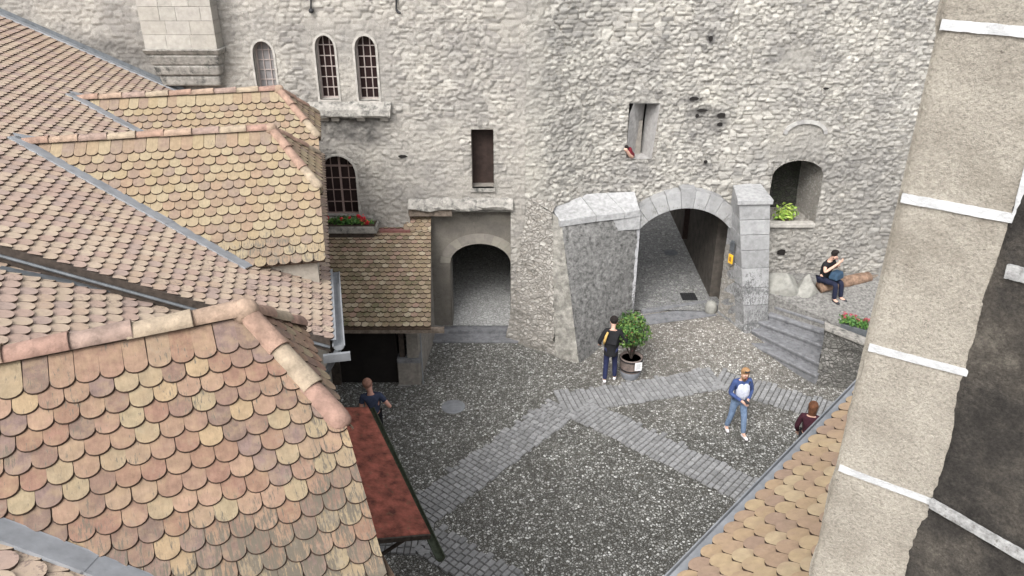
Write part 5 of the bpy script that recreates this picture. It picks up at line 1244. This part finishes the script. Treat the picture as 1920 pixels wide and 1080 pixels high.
    for sx_ in (-1, 1): mb = MB(); mb.box(fc+R_*sx_*.078*s-UP*.005, (.012, .03, .05), (R_, F_, UP)); mb.build('ear', skin, root)
    return root, T, TJ, F_, R_
def G0(u, v): q = P(u, v, z=0); z = gh(q[0], q[1]); q = P(u, v, z=z); q[2] = gh(q[0], q[1])+.008; return q
# person at the planter, seen from behind, right arm stretched to the label
loc = G0(1142, 716)
r1 = person('person in a long black coat seen from behind at the planter tub', loc, math.radians(-8), 1.68, lf=(-.11, -.06, 0), rf=(.12, .10, 0), rh=(.46, .22, .97), re=(.36, .02, 1.12), lh=(-.27, .10, .98), le=(-.28, -.06, 1.12),
            top=M_BLK, legs=M_NAVY, shoes=M_SHW, hair=M_HDK, coat=True, lean=(.02, .05), headoff=(.0, .04))
root, T, TJ, F_, R_ = r1
mb = MB(); mb.tube([T((-.10, -.125, 1.42)), T((-.135, -.15, 1.33)), T((-.16, -.15, 1.22)), T((-.18, -.13, 1.10))], [.022, .03, .032, .02], 8); mb.build('mustard_scarf', M_MUST, root, True)
# woman with denim jacket
loc = G0(1376, 812)
r2 = person('blonde woman in a denim jacket, pale top and light jeans walking across the pebbles', loc, math.radians(188), 1.66, lf=(-.13, .16, 0), rf=(.12, -.16, .0), rh=(.06, .25, 1.00), re=(.24, .02, 1.08), lh=(-.08, .24, 1.02), le=(-.25, .0, 1.09),
            top=M_DENJ, legs=M_DEN, shoes=M_SHW, hair=M_HBL, lean=(0, .04), headoff=(0, .05), hairlen=.14)
root, T, TJ, F_, R_ = r2
skin_mesh('tee', {k+str(x): (T((x*.05, y, z)), r) for x in (-1, 1) for k, y, z, r in (('a', .095, .94, .105), ('b', .105, 1.10, .10), ('c', .115, 1.25, .10), ('d', .085, 1.35, .07))}, [('a-1', 'b-1'), ('b-1', 'c-1'), ('c-1', 'd-1'), ('a1', 'b1'), ('b1', 'c1'), ('c1', 'd1'), ('b-1', 'b1')], M_TEE, root)
mb = MB(); 
for sx_ in (-1, 1): mb.lathe(TJ['hd2'][0]+F_*.075+R_*sx_*.032+UP*.075, [(0, -.012), (.026, -.006), (.028, .006), (0, .012)], 10)
mb.tube([TJ['hd2'][0]+F_*.08-R_*.05+UP*.075, TJ['hd2'][0]+F_*.08+R_*.05+UP*.075], .005, 6); mb.build('sunglasses', M_SHD, root)
mb = MB(); mb.tube([T((-.14, .10, 1.38)), T((-.05, .17, 1.25)), T((.10, .16, 1.05)), T((.2, .08, .96))], .012, 6); mb.build('bag_strap', M_SHD, root)
mb = MB(); mb.box(T((-.01, .33, 1.03)), (.08, .15, .01), (R_, F_, UP)); tag(bevel(mb.build('phone', M_SHD), .003), 'small dark phone held by the woman in the denim jacket', 'phone')
# brown haired person behind the right gutter
loc = G0(1500, 884)
person('person with long brown hair and maroon top half hidden behind the right gutter', loc, math.radians(-25), 1.62, top=M_MAR, legs=M_BLK, shoes=M_SHD, hair=M_HBR, hairlen=.30, lh=(-.2, .12, .9), rh=(.2, .12, .9))
# man on the left behind the awning
loc = G0(708, 850)
person('cropped haired man in a dark navy tee shirt behind the red awning', loc, math.radians(10), 1.74, top=M_NTEE, legs=M_BLK, shoes=M_SHD, hair=M_HRD, skin=M_SKINR, sleeve='short', rh=(.26, .20, 1.04), re=(.33, -.06, 1.12), lh=(-.25, .12, .92), lean=(-.03, .03), headoff=(-.04, .03))
# seated person on the log bench
q = P(1549, 547, z=zt(6.8, 17.2)); bx = P(1543, 526, z=1.72)
loc = np.array([bx[0], bx[1], q[2]])
r5 = person('dark haired person in a black tee sitting on the log bench', loc, math.radians(-142), 1.72, hip=(0, 0, .50), lf=(-.14, .46, 0), rf=(.08, .42, 0), lk=(-.12, .42, .50), rk=(.10, .40, .50), lh=(-.04, .30, .93), le=(-.26, .12, .74), rh=(.06, .33, 1.02), re=(.25, .14, .76),
           top=M_BLK, legs=cloth('dark_navy', (.012, .015, .035)), shoes=M_SHD, hair=M_HDK, sleeve='short', lean=(0, .10), headoff=(0, .06), hairlen=.04)
root, T, TJ, F_, R_ = r5
bm_ = MB(); bm_.box(T((-.03, .30, .68)), (.36, .26, .20), (R_, F_, UP), .8); tag(bevel(bm_.build('bag', M_TEAL), .05, 4), 'dark blue bag resting on the lap of the seated person', 'bag')
# person leaning out beside the slit window
sx0 = P(1173, 283, Y=YW-.1)
pp = thing('person', 'small figure in a dark red top leaning out at the foot of the slit window', 'person', (sx0[0]+.12, YW+.1, SP[2]))
bp = P(1183, 296, Y=YW-.02)
skin_mesh('body', dict(a=(bp+np.array([.06, .10, -.0]), .07), b=(bp+np.array([.0, .0, .06]), .07), c=(P(1176, 284, Y=YW-.14), .035), d=(P(1172, 278, Y=YW-.18), .055)), [('a', 'b'), ('b', 'c'), ('c', 'd')], M_SKIN, pp)
skin_mesh('top', dict(a=(bp+np.array([.06, .10, -.0]), .085), b=(P(1180, 284, Y=YW-.08), .075), c=(P(1181, 275, Y=YW-.07), .05)), [('a', 'b'), ('b', 'c')], M_REDT, pp)
skin_mesh('hair', dict(a=(P(1173, 273, Y=YW-.16), .055), b=(P(1177, 279, Y=YW-.12), .05)), [('a', 'b')], M_HDK, pp)
